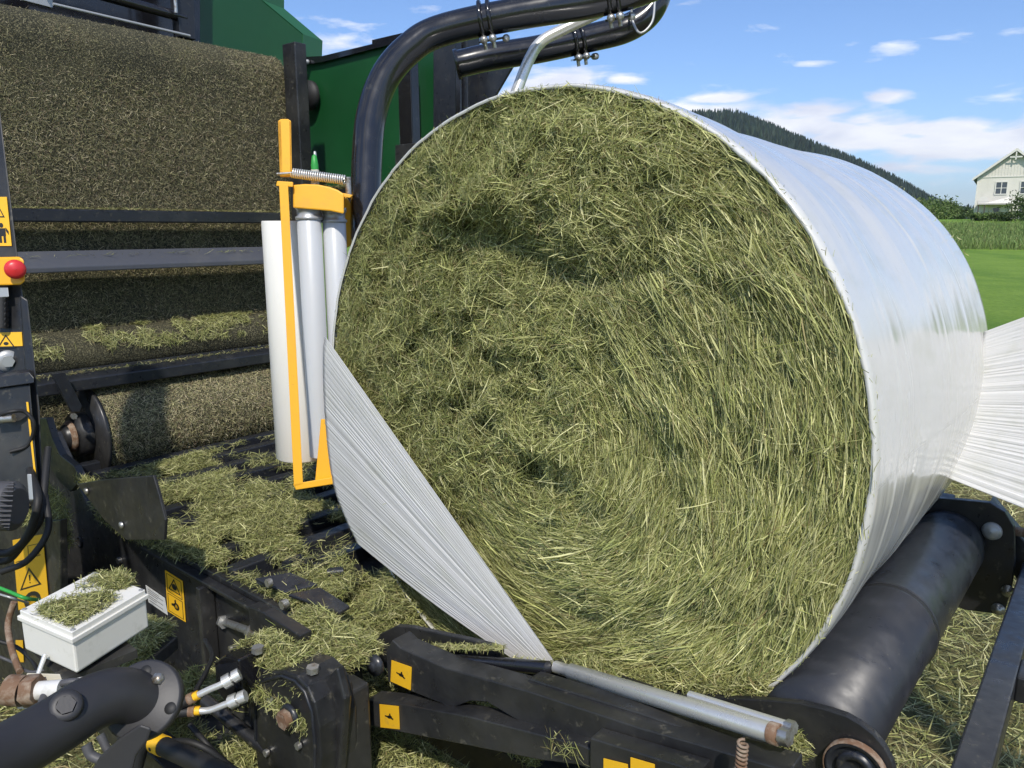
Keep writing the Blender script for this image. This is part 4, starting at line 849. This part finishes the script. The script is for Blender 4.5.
many('loose_grass', 'tufts of grass wedged between the motor, hoses and side plate', [
    (patch_S(P(40, 475, s=-.38), P(70, 500, s=-.38)-P(40, 475, s=-.38), P(45, 520, s=-.38)-P(40, 475, s=-.38), -AX, .03, 40), 1500, dict(kw, L=(.02,.06), tilt=.6)),
    (patch_S(P(20, 505, s=-.55), P(42, 515, s=-.55)-P(20, 505, s=-.55), UZ*-.03, -AX, .03, 41), 900, dict(kw, L=(.015,.04), tilt=.6)),
    (patch_S(P(80, 474, s=-.35), P(100, 480, s=-.35)-P(80, 474, s=-.35), UZ*-.02, -AX, .02, 42), 300, dict(kw, L=(.015,.04), tilt=.6)),
    (masked(patch_S(W(-.50, .28, .50), AX*.26, LX*.55, UZ, .12, 43), -.1, 43, 8), 6500, dict(kw, L=(.02,.06))),
    (patch_S(P(170, 690, s=-.45), P(200, 665, s=-.45)-P(170, 690, s=-.45), UZ*-.10, -AX, .05, 44), 1800, dict(kw, L=(.02,.05)))])
# fallen tuft on the bale's shoulder at its far top edge
many('loose_grass', 'few stray stems stuck on the film at the far right shoulder of the bale', [
    (lambda n: (np.array([C0+UZ*BZ+AX*s_-LX*(.660*math.cos(a))+UZ*(.660*math.sin(a)-.059*math.sin(a)**3) for s_, a in zip(rng.normal(.96, .03, n), rng.normal(.62, .16, n))]), np.tile(UZ*.7-LX*.7, (n, 1))), 26, dict(kw, L=(.008,.035), tilt=.8))])

# =============================================================== GROUND
def gz(x, y):
    r = np.hypot(x, y)
    return np.interp(r, [0, 15, 40, 54, 75, 93, 130, 400, 3500], [0, 0, .15, .45, 1.5, 2.56, 2.7, 2.2, 0])
rr = np.r_[0, np.geomspace(.6, 6900, 130)]; aa = np.linspace(0, 2*np.pi, 180, endpoint=False)
Rg, Ag = np.meshgrid(rr, aa, indexing='ij'); X = Rg*np.sin(Ag); Y = Rg*np.cos(Ag); Z = gz(X, Y)
Pn = np.stack([X, Y, Z], -1)
gm = bpy.data.materials.new('field'); gm.use_nodes = True; nt = gm.node_tree; N = nt.nodes; Lk = nt.links; b = N['Principled BSDF']
b.inputs['Roughness'].default_value = .9; b.inputs['Specular IOR Level'].default_value = .2
tc = N.new('ShaderNodeTexCoord'); sx = N.new('ShaderNodeSeparateXYZ'); Lk.new(tc.outputs['Object'], sx.inputs[0])
def noise_(scale, det=6, rough=.6):
    n = N.new('ShaderNodeTexNoise'); n.inputs['Scale'].default_value = scale; n.inputs['Detail'].default_value = det; n.inputs['Roughness'].default_value = rough
    Lk.new(tc.outputs['Object'], n.inputs['Vector']); return n.outputs['Fac']
def math_(op, a, bv=None, c=None):
    n = N.new('ShaderNodeMath'); n.operation = op
    for k, q in enumerate((a, bv, c)):
        if q is None: continue
        if isinstance(q, (int, float)): n.inputs[k].default_value = q
        else: Lk.new(q, n.inputs[k])
    return n.outputs[0]
def mr(v, a, b_, c=0., d=1.):
    n = N.new('ShaderNodeMapRange'); Lk.new(v, n.inputs[0]); n.inputs[1].default_value = a; n.inputs[2].default_value = b_; n.inputs[3].default_value = c; n.inputs[4].default_value = d; return n.outputs[0]
def mixc(f, a, b_):
    n = N.new('ShaderNodeMix'); n.data_type = 'RGBA'; Lk.new(f, n.inputs[0])
    for k, q in ((6, a), (7, b_)):
        if isinstance(q, tuple): n.inputs[k].default_value = (*q, 1)
        else: Lk.new(q, n.inputs[k])
    return n.outputs[2]
dist = N.new('ShaderNodeVectorMath'); dist.operation = 'LENGTH'; Lk.new(tc.outputs['Object'], dist.inputs[0]); dist = dist.outputs['Value']
swath = mixc(mr(noise_(2.2), .4, .65), (.20,.18,.075), (.30,.26,.12)); swath = mixc(mr(noise_(30, 8, .7), .45, .62), swath, (.10,.105,.04)); swath = mixc(mr(noise_(.9), .5, .7), swath, (.13,.15,.05))
mead = mixc(mr(noise_(.5), .35, .65), (.15,.26,.035), (.22,.33,.05)); mead = mixc(mr(noise_(9, 8, .7), .42, .7), mead, (.10,.19,.025))
# mown lines along the field
ln = math_('ADD', math_('MULTIPLY', sx.outputs[0], .55), math_('MULTIPLY', sx.outputs[1], -.12)); ln = math_('SINE', math_('ADD', math_('MULTIPLY', ln, 2.0), math_('MULTIPLY', noise_(.3), 5.)))
mead = mixc(mr(ln, .55, 1., 0, .35), mead, (.06,.15,.018))
dn = math_('ADD', dist, math_('MULTIPLY', noise_(.8), 2.5))
col = mixc(mr(dn, 8.0, 9.6), swath, mead)
Lk.new(col, b.inputs['Base Color'])
bp = N.new('ShaderNodeBump'); bp.inputs['Strength'].default_value = .9; bp.inputs['Distance'].default_value = .05; Lk.new(noise_(26, 8, .7), bp.inputs['Height']); Lk.new(bp.outputs[0], b.inputs['Normal'])
M_['field'] = gm
g = grid_obj('ground', Pn, np.stack([X, Y], -1), 'field', None, True); g['kind'] = 'structure'; g['label'] = 'mown field with yellowish cut grass near and bright green meadow beyond'
g.data.flip_normals()
# cut swath lying on the ground near the machine
def ground_S(n):
    out = []
    k = 0
    while k < n:
        a = rng.uniform(R(-55), R(42), n); r = rng.uniform(.9, 10.5, n)**1.0
        x = r*np.sin(a); y = r*np.cos(a)
        ok = rng.random(n) < np.clip(1.25-r/13, 0, 1)
        px = x[ok]; py = y[ok]; out.append(np.stack([px, py], 1)); k += ok.sum()
    q = np.concatenate(out)[:n]; p3 = np.concatenate([q, np.zeros((n, 1))], 1)
    h = np.clip(fbm(p3*2.2, 77, 4)*.22+.05, 0, .3)
    m_ = (p3-C0); t_ = m_@LX; s_ = m_@AX
    return np.concatenate([q, (h*rng.random(n)+.005)[:, None]], 1), np.tile(UZ, (n, 1))
C_, N_ = ground_S(95000); n = len(C_); r_ = np.hypot(C_[:, 0], C_[:, 1])
D = rng.normal(size=(n, 3))*np.array([1, 1, .35])
V, Q, Cc = strand_arrays(C_, D, N_, rng.uniform(.04, .12, n), rng.uniform(.002, .004, n)*(1+r_*.12), rng.normal(size=n)*.15, palette(n, (3, 2., 1.0, 4, 2.8, 1.2, 3), .25)*1.05, 2)
o = quads_obj('cut_grass', V, Q, Cc, 'hay', None, kind='stuff'); tag(o, 'yellowish cut grass lying in swaths on the stubble around the machine', 'cut grass')

# =============================================================== BACKGROUND
def on_ground(px, d): 
    p = P(px, 228, d=d); return np.array([p[0], p[1], float(gz(p[0], p[1]))])
# tall grass band
M_['leaf'] = mat('leaves', attr='tint', rough=.6, spec=.3, trans=.2)
n = 42000; a = rng.uniform(R(20), R(50), n); r = rng.uniform(53, 79, n); x = r*np.sin(a); y = r*np.cos(a)
C_ = np.stack([x, y, gz(x, y)+rng.uniform(.05, .35, n)*(1+.4*fbm(np.stack([x, y, x*0], 1)*.15, 2, 3))], 1)
PG = np.array([(.15,.22,.06), (.19,.25,.075), (.10,.15,.04), (.26,.27,.10)])
V, Q, Cc = strand_arrays(C_, rng.normal(size=(n, 3))*np.array([.3,.3,0])+UZ, np.tile([-.5, -.8, .2], (n, 1)), rng.uniform(.35, .8, n), rng.uniform(.03, .09, n), rng.normal(size=n)*.1, palette(n, (3, 3, 2, 1), .2, PG), 1)
o = quads_obj('tall_grass', V, Q, Cc, 'leaf', None, kind='stuff'); tag(o, 'band of tall uncut grass below the white house', 'grass')
# house
M_['hwhite'] = mat('white_painted_boards', (.68,.65,.58), .6, noise=[(1.2, 6, .5, .8, (.60,.57,.50))])
M_['htrim'] = mat('white_trim_paint', (.68,.66,.60), .5)
M_['hroof'] = mat('grey_roof_tiles', (.16,.16,.165), .7, noise=[(3, 6, .5, .7, (.22,.21,.2))])
M_['hglass'] = mat('window_glass', (.05,.06,.07), .08, spec=.8)
M_['hdark'] = mat('dark_stained_wood', (.05,.035,.025), .6)
M_['stone'] = mat('pale_concrete', (.42,.40,.36), .8, noise=[(2, 6, .5, .7, (.32,.30,.27))])
apx = P(1017, 150, d=78); hb = P(1017, 219, d=78); hbz = 2.45
fc_ = nrm([apx[0], apx[1], 0]); hr = np.array([fc_[1], -fc_[0], 0]); ho = np.array([apx[0], apx[1], hbz])
house = empty('white_house', ho, 'white wooden farmhouse with gable, small attic window and porch behind the tall grass', 'house')
HW, HE, HA, HD = 3.15, 4.45, 6.95, 11.0
def H(x, z, y=0.): return ho+hr*x+UZ*z+fc_*y
m = MB(); m.prism([H(-HW, -.6), H(HW, -.6), H(HW, HE), H(0, HA-.12), H(-HW, HE)], fc_*HD, 'hwhite')
for k in range(-13, 14):      # vertical boards of the gable
    x = k*.27; top = HA-.2-abs(x)*(HA-HE)/HW
    m.box(H(x, 4.4, -.03), hr*.05, UZ*(max(top-4.4, .05)), fc_*.028, 'hwhite')
m.box(H(-HW, 4.33, -.06), hr*2*HW, UZ*.09, fc_*.058, 'htrim'); m.box(H(-HW-.02, -.5, -.04), hr*.14, UZ*4.8, fc_*.038, 'htrim')
m.build('wall', house)
m = MB(); sl = (HA-HE)/HW
for sg_ in (-1, 1):
    m.prism([H(0, HA, -.5), H(sg_*(HW+.4), HE-.4*sl, -.5), H(sg_*(HW+.4), HE-.4*sl+.16, -.5), H(0, HA+.17, -.5)], fc_*(HD+1), 'hroof')
rf = m.build('roof', house)
m = MB()
for sg_ in (-1, 1):
    m.prism([H(0, HA-.08, -.56), H(sg_*(HW+.45), HE-.45*sl-.08, -.56), H(sg_*(HW+.45), HE-.45*sl+.17, -.56), H(0, HA+.19, -.56)], fc_*.05, 'htrim')
m.prism([H(-.5, HA-.75, -.5), H(.55, HA-.75, -.5), H(.55, HA-.62, -.5), H(-.55, HA-.62, -.5)], fc_*.06, 'htrim'); m.prism([H(-.06, HA-.95, -.5), H(.06, HA-.95, -.5), H(.06, HA, -.5), H(-.06, HA, -.5)], fc_*.05, 'htrim')
m.build('gable_trim', rf)
def window(cx, cz, w, h, nx=2, nz=2):
    m = MB(); m.box(H(cx-w/2, cz-h/2, -.012), hr*w, UZ*h, fc_*.01, 'hglass'); g_ = m.build('window', house)
    m = MB(); f = .1
    for x in (-w/2-f, w/2): m.box(H(cx+x, cz-h/2-f, -.07), hr*f, UZ*(h+2*f), fc_*.06, 'htrim')
    for z in (-h/2-f, h/2): m.box(H(cx-w/2, cz+z, -.066), hr*w, UZ*f, fc_*.06, 'htrim')
    for k in range(1, nx): m.box(H(cx-w/2+w*k/nx-.035, cz-h/2, -.05), hr*.07, UZ*h, fc_*.035, 'htrim')
    for k in range(1, nz): m.box(H(cx-w/2, cz-h/2+h*k/nz-.03, -.048), hr*w, UZ*.06, fc_*.033, 'htrim')
    m.build('frame', g_)
window(-.95, 3.25, .95, 1.15, 2, 2); window(-1.2, .8, .55, .9, 1, 2); window(1.3, .9, .9, 1.1); window(1.2, 3.25, .95, 1.15)
m = MB(); m.prism([H(-2.85, 1.9, -.05)]+[H(-2.4+.5*math.cos(a), 1.9+.55*math.sin(a), -.05) for a in np.linspace(math.pi, 0, 12)], fc_*.04, 'htrim'); m.box(H(-2.9, -.4, -.05), hr*1.0, UZ*2.28, fc_*.04, 'htrim'); m.build('arched_door', house)
m = MB(); m.prism([H(-2.9, 1.55, -1.5), H(-2.9, 1.68, -1.5), H(.3, 1.68, -1.5), H(.3, 1.55, -1.5)], fc_*1.5, 'stone'); m.prism([H(-2.3, 1.68, -1.5), H(-.2, 2.35, -.05), H(.3, 1.68, -1.5)], fc_*.05, 'htrim')
pc = m.build('porch', house)
for x in (-2.8, -2.25, .1): m = MB(); m.box(H(x, -.6, -1.45), hr*.1, UZ*2.14, fc_*.1, 'hdark'); m.build('post', pc)
# small pale outbuilding and utility box
so = on_ground(963, 86); 
m = MB(); q0 = np.array([so[0], so[1], P(963, 231, d=82)[2]])
m.box(q0-hr*1.0, hr*1.2, fc_*2.2, UZ*1.0, 'stone'); m.box(q0-hr*1.1-fc_*.1+UZ*1.003, hr*1.4, fc_*2.4, UZ*.12, 'htrim')
tag(m.build('stone_shed', bevel=.03), 'low pale concrete shed left of the white house', 'shed')
m = MB(); q0 = P(973.5, 219, d=84); m.box(q0-hr*.25-UZ*1.2, hr*.5, fc_*.4, UZ*1.75, 'htrim'); m.box(q0-hr*.28+UZ*.56-fc_*.03, hr*.56, fc_*.46, UZ*.08, 'stone')
tag(m.build('utility_box', bevel=.03), 'narrow white cabinet at the left corner of the white house', 'cabinet')
# trees
M_['bark'] = mat('bark', (.10,.08,.06), .9, bump=(20, .5, .02)); M_['bark_far'] = M_['bark']
def leaf_cloud(c, rad, n, size, pal, seed, flat=.35, clump=.22):
    c = np.asarray(c); k = max(10, int(n/60)); cc = rng.normal(size=(k, 3)); cc = unit(cc)*(rng.random((k, 1))**.4)
    cc[:, 2] = np.maximum(cc[:, 2], -.75); i = rng.integers(0, k, n)
    q = cc[i]+rng.normal(size=(n, 3))*clump; q = q*np.asarray(rad)+c
    col = palette(n, [1]*len(pal), .18, np.array(pal))*(.75+.5*rng.random(k))[i][:, None]
    return strand_arrays(q, rng.normal(size=(n, 3)), rng.normal(size=(n, 3)), rng.uniform(.7, 1.4, n)*size, rng.uniform(.5, 1.0, n)*size, rng.normal(size=n)*.05, col, 1)
def tree(name, base, h, rad, n, size, pal, label, catg, group=None, trunk=.16):
    t = empty(name, base, label, catg, group); base = np.asarray(base)
    m = MB(); m.tube([base-UZ*.3, base+UZ*h*.35, base+UZ*h*.8+hr*.1], [trunk, trunk*.7, trunk*.25], 'bark', 8)
    for k in range(5):
        a = k*1.3; st_ = base+UZ*h*(.3+.09*k); m.tube([st_, st_+(math.cos(a)*hr+math.sin(a)*fc_)*rad[0]*.6+UZ*h*.15], [trunk*.4, trunk*.1], 'bark', 6)
    m.build('trunk', t); V, Q, Cc = leaf_cloud(base+UZ*(h-rad[2]*.95), rad, n, size, pal, 1); quads_obj('crown', V, Q, Cc, 'leaf', t)
GD = [(.05,.085,.022), (.075,.115,.03), (.035,.06,.016), (.10,.13,.045)]
GB = [(.11,.17,.045), (.14,.19,.05), (.08,.13,.035), (.17,.2,.07)]
q = on_ground(1034, 66); tree('garden_tree', q, 2.9, (1.9, 1.9, 1.1), 1500, .22, GD, 'dark bushy tree in front of the white house', 'tree')
q = on_ground(934, 110); tree('birch_tree', q, 2.9, (2.6, 3, 1.9), 3200, .34, GB, 'light green round tree between bale and white house', 'tree', trunk=.12)
q = on_ground(953, 125); tree('dark_tree', q, 2.2, (2.6, 3, 1.5), 2400, .36, GD, 'darker tree right of the light green round tree', 'tree')
q = on_ground(915, 98); tree('willow_tree', q, 2.3, (3.0, 3, 1.5), 2200, .3, GB, 'low green bush tree half hidden behind the bale shoulder', 'tree')
q = on_ground(895, 120); tree('ash_tree', q, 3.6, (3.2, 3, 2.0), 2600, .36, GD, 'dark tree hidden behind the shoulder of the bale', 'tree')
for k, (px, d, h_, lab) in enumerate(((975, 76, .75, 'low rounded bush at the left foot of the white house'), (987, 75, .8, 'low bush below the arched door of the white house'), (1000, 74, .75, 'low bush below the small dark window of the white house'), (1014, 73, .9, 'low bush under the dark garden tree'))):
    q = on_ground(px, d); t = empty('garden_bush', q, lab, 'bush', 'bushes in front of the white house')
    V, Q, Cc = leaf_cloud(np.asarray(q)+UZ*h_*.55, (1.0, 1.0, h_*.5), 900, .17, GB if k == 1 else GD, 1, clump=.25); quads_obj('foliage', V, Q, Cc, 'leaf', t)
    m = MB(); m.tube([q, np.asarray(q)+UZ*h_*.7], [.05, .02], 'bark', 6); m.build('stem', t)
# forested hill
M_['hill'] = mat('forest_floor', (.035,.055,.022), .95, noise=[(.02, 6, .4, .6, (.05,.075,.03))])
def ridge(px): return np.interp(px, [300, 620, 690, 730, 760, 800, 840, 880, 905, 925, 945, 965, 1000, 1100], [142, 137, 132, 133, 142, 156, 171, 187, 198, 208, 216, 220, 226, 232])
def azpx(a): return 512+F*np.tan(a)/math.cos(PITCH)      # px of azimuth near the horizon
na_ = 220; az = np.linspace(R(-20), R(50), na_); D0, D1 = 420., 1050.
def hill_z(a, r, top=ridge, dd=D1):
    x = azpx(a); y = top(x); cx = np.cos(a)*math.cos(PITCH)
    hz = CH+(228.1-y)/F*dd*np.cos(a)*1.02
    k = np.clip((r-D0)/(dd-D0), 0, 1); k = k*k*(3-2*k); back = np.clip(1-(r-dd)/900, 0, 1)
    return np.where(r < dd, hz*k, hz*back)
rs = np.r_[np.linspace(D0, D1, 26), np.linspace(D1+60, D1+900, 8)]
Rg, Ag = np.meshgrid(rs, az, indexing='ij'); X = Rg*np.sin(Ag); Y = Rg*np.cos(Ag)
Z = hill_z(Ag, Rg)+6*fbm(np.stack([X.ravel(), Y.ravel(), X.ravel()*0], 1)*.006, 3, 3).reshape(X.shape)*np.clip((Rg-D0)/300, 0, 1)
hl = grid_obj('hill', np.stack([X, Y, Z-1.5], -1), np.stack([X, Y], -1), 'hill', None); hl['kind'] = 'structure'; hl['label'] = 'long wooded ridge sloping down to the right'
hl.data.flip_normals()
n = 9000; a = np.arctan((rng.uniform(640, 985, n)-512)/F*math.cos(PITCH)); r = D1-np.abs(rng.normal(size=n))*170+20
x = r*np.sin(a); y = r*np.cos(a); z = hill_z(a, r)+6*fbm(np.stack([x, y, x*0], 1)*.006, 3, 3)*np.clip((r-D0)/300, 0, 1)-2
h_ = rng.uniform(7, 15, n)*(1+.25*fbm(np.stack([x, y, x*0], 1)*.01, 8, 2)); Vs = []; Qs = []; Cs = []
th_ = np.arange(5)/5*2*np.pi
colr = palette(n, (3, 2, 2, 1), .2, np.array([(.022,.042,.024), (.030,.052,.026), (.016,.032,.020), (.045,.065,.030)]))
V = []; 
for lv, (zb, zt, rb) in enumerate(((0, .62, .21), (.30, 1.0, .14))):
    jit = rng.uniform(.7, 1.3, (n, 5)); bx = x[:, None]+h_[:, None]*rb*jit*np.cos(th_+rng.random((n, 1))*6); by = y[:, None]+h_[:, None]*rb*jit*np.sin(th_)
    bzv = z[:, None]+h_[:, None]*zb+np.zeros((n, 5)); base = np.stack([bx, by, bzv], -1)
    apxx = np.stack([x, y, z+h_*zt], -1)[:, None, :].repeat(5, 1)
    V.append(np.concatenate([base, apxx], 1))
V = np.concatenate(V, 1)        # n x 20 x 3
qq = []
for lv in range(2):
    for k in range(5): o0 = lv*10; qq.append([o0+k, o0+(k+1) % 5, o0+5+(k+1) % 5, o0+5+k])
Q = (np.arange(n)[:, None, None]*20+np.array(qq)[None]).reshape(-1, 4)
o = quads_obj('forest', V.reshape(-1, 3), Q, np.repeat(colr, 20, 0), 'leaf', None, kind='stuff'); tag(o, 'dark spruce forest covering the long ridge', 'forest')
# farther hills
D0, D2 = 1900., 3000.
r2 = lambda px: np.interp(px, [300, 900, 925, 940, 955, 975, 1000, 1040, 1100], [214, 210, 209, 211, 214, 216, 216, 214, 213])
az = np.linspace(R(-20), R(50), 260); rs = np.r_[np.linspace(D0, D2, 14), np.linspace(D2+100, D2+1200, 6)]
Rg, Ag = np.meshgrid(rs, az, indexing='ij'); X = Rg*np.sin(Ag); Y = Rg*np.cos(Ag)
Z = hill_z(Ag, Rg, r2, D2); Z = Z+10*fbm(np.stack([X.ravel(), Y.ravel(), X.ravel()*0], 1)*.02, 3, 3).reshape(X.shape)*np.clip((Rg-D0)/400, 0, 1)
hl = grid_obj('far_hills', np.stack([X, Y, Z-2], -1), np.stack([X, Y], -1), 'hill', None); hl['kind'] = 'structure'; hl['label'] = 'blue distant wooded hills'; hl.data.flip_normals()

# =============================================================== LIGHT AND SKY
SUN_EL, SUN_AZ = R(48), R(177)     # azimuth clockwise from +Y: behind the camera, a little to the left
sd = np.array([math.sin(SUN_AZ)*math.cos(SUN_EL), math.cos(SUN_AZ)*math.cos(SUN_EL), math.sin(SUN_EL)])
sl_ = bpy.data.lights.new('sun', 'SUN'); sl_.energy = 3.7; sl_.angle = R(1.5); sl_.color = (1, .94, .85)
so_ = link(bpy.data.objects.new('sun', sl_)); so_.rotation_euler = Vector(sd).to_track_quat('Z', 'Y').to_euler()
w = bpy.data.worlds.new('World'); sc.world = w; w.use_nodes = True; nt = w.node_tree; N = nt.nodes; Lk = nt.links
bg = N['Background']; sky = N.new('ShaderNodeTexSky'); sky.sky_type = 'NISHITA'; sky.sun_disc = False
sky.sun_elevation = SUN_EL; sky.sun_rotation = SUN_AZ; sky.air_density = 1.0; sky.dust_density = .35; sky.ozone_density = 2.2
bg.inputs['Strength'].default_value = .15
tc = N.new('ShaderNodeTexCoord'); sx = N.new('ShaderNodeSeparateXYZ'); Lk.new(tc.outputs['Generated'], sx.inputs[0])
azn = math_('ARCTAN2', sx.outputs[0], sx.outputs[1]); eln = math_('ARCSINE', sx.outputs[2])
cb = N.new('ShaderNodeCombineXYZ'); Lk.new(math_('MULTIPLY', azn, 6.), cb.inputs[0]); Lk.new(math_('MULTIPLY', eln, 22.), cb.inputs[1])
def nz_(scale, det, off=0.):
    n = N.new('ShaderNodeTexNoise'); n.inputs['Scale'].default_value = scale; n.inputs['Detail'].default_value = det; n.inputs['Roughness'].default_value = .55; n.inputs['Distortion'].default_value = .3
    Lk.new(cb.outputs[0], n.inputs['Vector']); return n.outputs['Fac']
nA = nz_(2.2, 9)
clouds = [  # px, py, half width px, half height px, weight
 (560, 84, 40, 16, 1.15), (525, 96, 30, 22, .9), (622, 80, 20, 5, .8), (715, 99, 30, 6, .9), (800, 112, 60, 11, .95), (780, 128, 75, 15, 1.0), (895, 96, 28, 7, .66), (860, 140, 75, 14, 1.05), (960, 146, 95, 17, 1.25), (1050, 135, 90, 20, 1.2), (900, 165, 90, 10, .62), (812, 63, 26, 4.5, .58), (893, 50, 26, 8, .54), (930, 128, 80, 12, 1.0), (700, 112, 60, 10, .9), (1000, 82, 26, 4, .30), (850, 118, 60, 8, .6),
 (300, 40, 160, 14, .5), (-200, 120, 200, 40, 1.1), (1400, 150, 220, 40, 1.1)]
tot = None
for (x, y, wx, hy, wt) in clouds:
    r0 = ray(x, y); a0 = math.atan2(r0[0], r0[1]); e0 = math.asin(r0[2]/np.linalg.norm(r0))
    r1 = ray(x+wx, y); a1 = math.atan2(r1[0], r1[1]); r2_ = ray(x, y-hy); e1_ = math.asin(r2_[2]/np.linalg.norm(r2_))
    dx = math_('DIVIDE', math_('SUBTRACT', azn, a0), abs(a1-a0)); dy = math_('DIVIDE', math_('SUBTRACT', eln, e0), abs(e1_-e0))
    g_ = math_('MULTIPLY', math_('EXPONENT', math_('MULTIPLY', math_('ADD', math_('MULTIPLY', dx, dx), math_('MULTIPLY', dy, dy)), -.9)), wt)
    tot = g_ if tot is None else math_('MAXIMUM', tot, g_)
# scattered clouds behind the camera and elsewhere, for reflections
back = mr(math_('ABSOLUTE', azn), 1.0, 1.4); back = math_('MULTIPLY', back, mr(nz_(.5, 4), .5, .62, 0, .9)); tot = math_('MAXIMUM', tot, back)
cov = math_('ADD', tot, math_('MULTIPLY', math_('SUBTRACT', nA, .5), 2.0))
mask = mr(cov, .22, .72); 
shade = mr(nz_(1.1, 6), .35, .62)
ccol = mixc(shade, (5.0, 5.2, 6.0), (7.0, 7.0, 7.1))
mu = N.new('ShaderNodeMix'); mu.data_type = 'RGBA'; mu.blend_type = 'MULTIPLY'; mu.inputs[0].default_value = 1; Lk.new(sky.outputs[0], mu.inputs[6]); mu.inputs[7].default_value = (.64, .76, .96, 1)
fin = mixc(math_('MULTIPLY', mask, .93), mu.outputs[2], ccol)
Lk.new(fin, bg.inputs['Color'])

# the air: thin haze that fades the far hills
hm = bpy.data.materials.new('haze_air'); hm.use_nodes = True; hn = hm.node_tree.nodes; hn.remove(hn['Principled BSDF'])
pv = hn.new('ShaderNodeVolumePrincipled'); pv.inputs['Color'].default_value = (.80, .88, 1, 1); pv.inputs['Density'].default_value = 1.1e-4; pv.inputs['Anisotropy'].default_value = .2
hm.node_tree.links.new(pv.outputs[0], hn['Material Output'].inputs['Volume']); M_['haze'] = hm
m = MB(); m.box((-7200, -7200, -4), (14400, 0, 0), (0, 14400, 0), (0, 0, 320), 'haze'); hz_ = m.build('haze'); hz_['kind'] = 'stuff'; hz_['label'] = 'thin blue summer haze over the far hills'; hz_['category'] = 'haze'
sc.cycles.volume_bounces = 0
sc.render.engine = 'CYCLES'; sc.cycles.use_denoising = True
try: sc.cycles.denoiser = 'OPENIMAGEDENOISE'
except Exception: pass
sc.cycles.use_adaptive_sampling = True; sc.cycles.adaptive_threshold = .015
sc.cycles.max_bounces = 5; sc.cycles.diffuse_bounces = 3; sc.cycles.glossy_bounces = 3; sc.cycles.transmission_bounces = 3; sc.cycles.caustics_reflective = False
sc.view_settings.view_transform = 'Standard'; sc.view_settings.look = 'None'; sc.view_settings.gamma = 1; sc.view_settings.exposure = .22
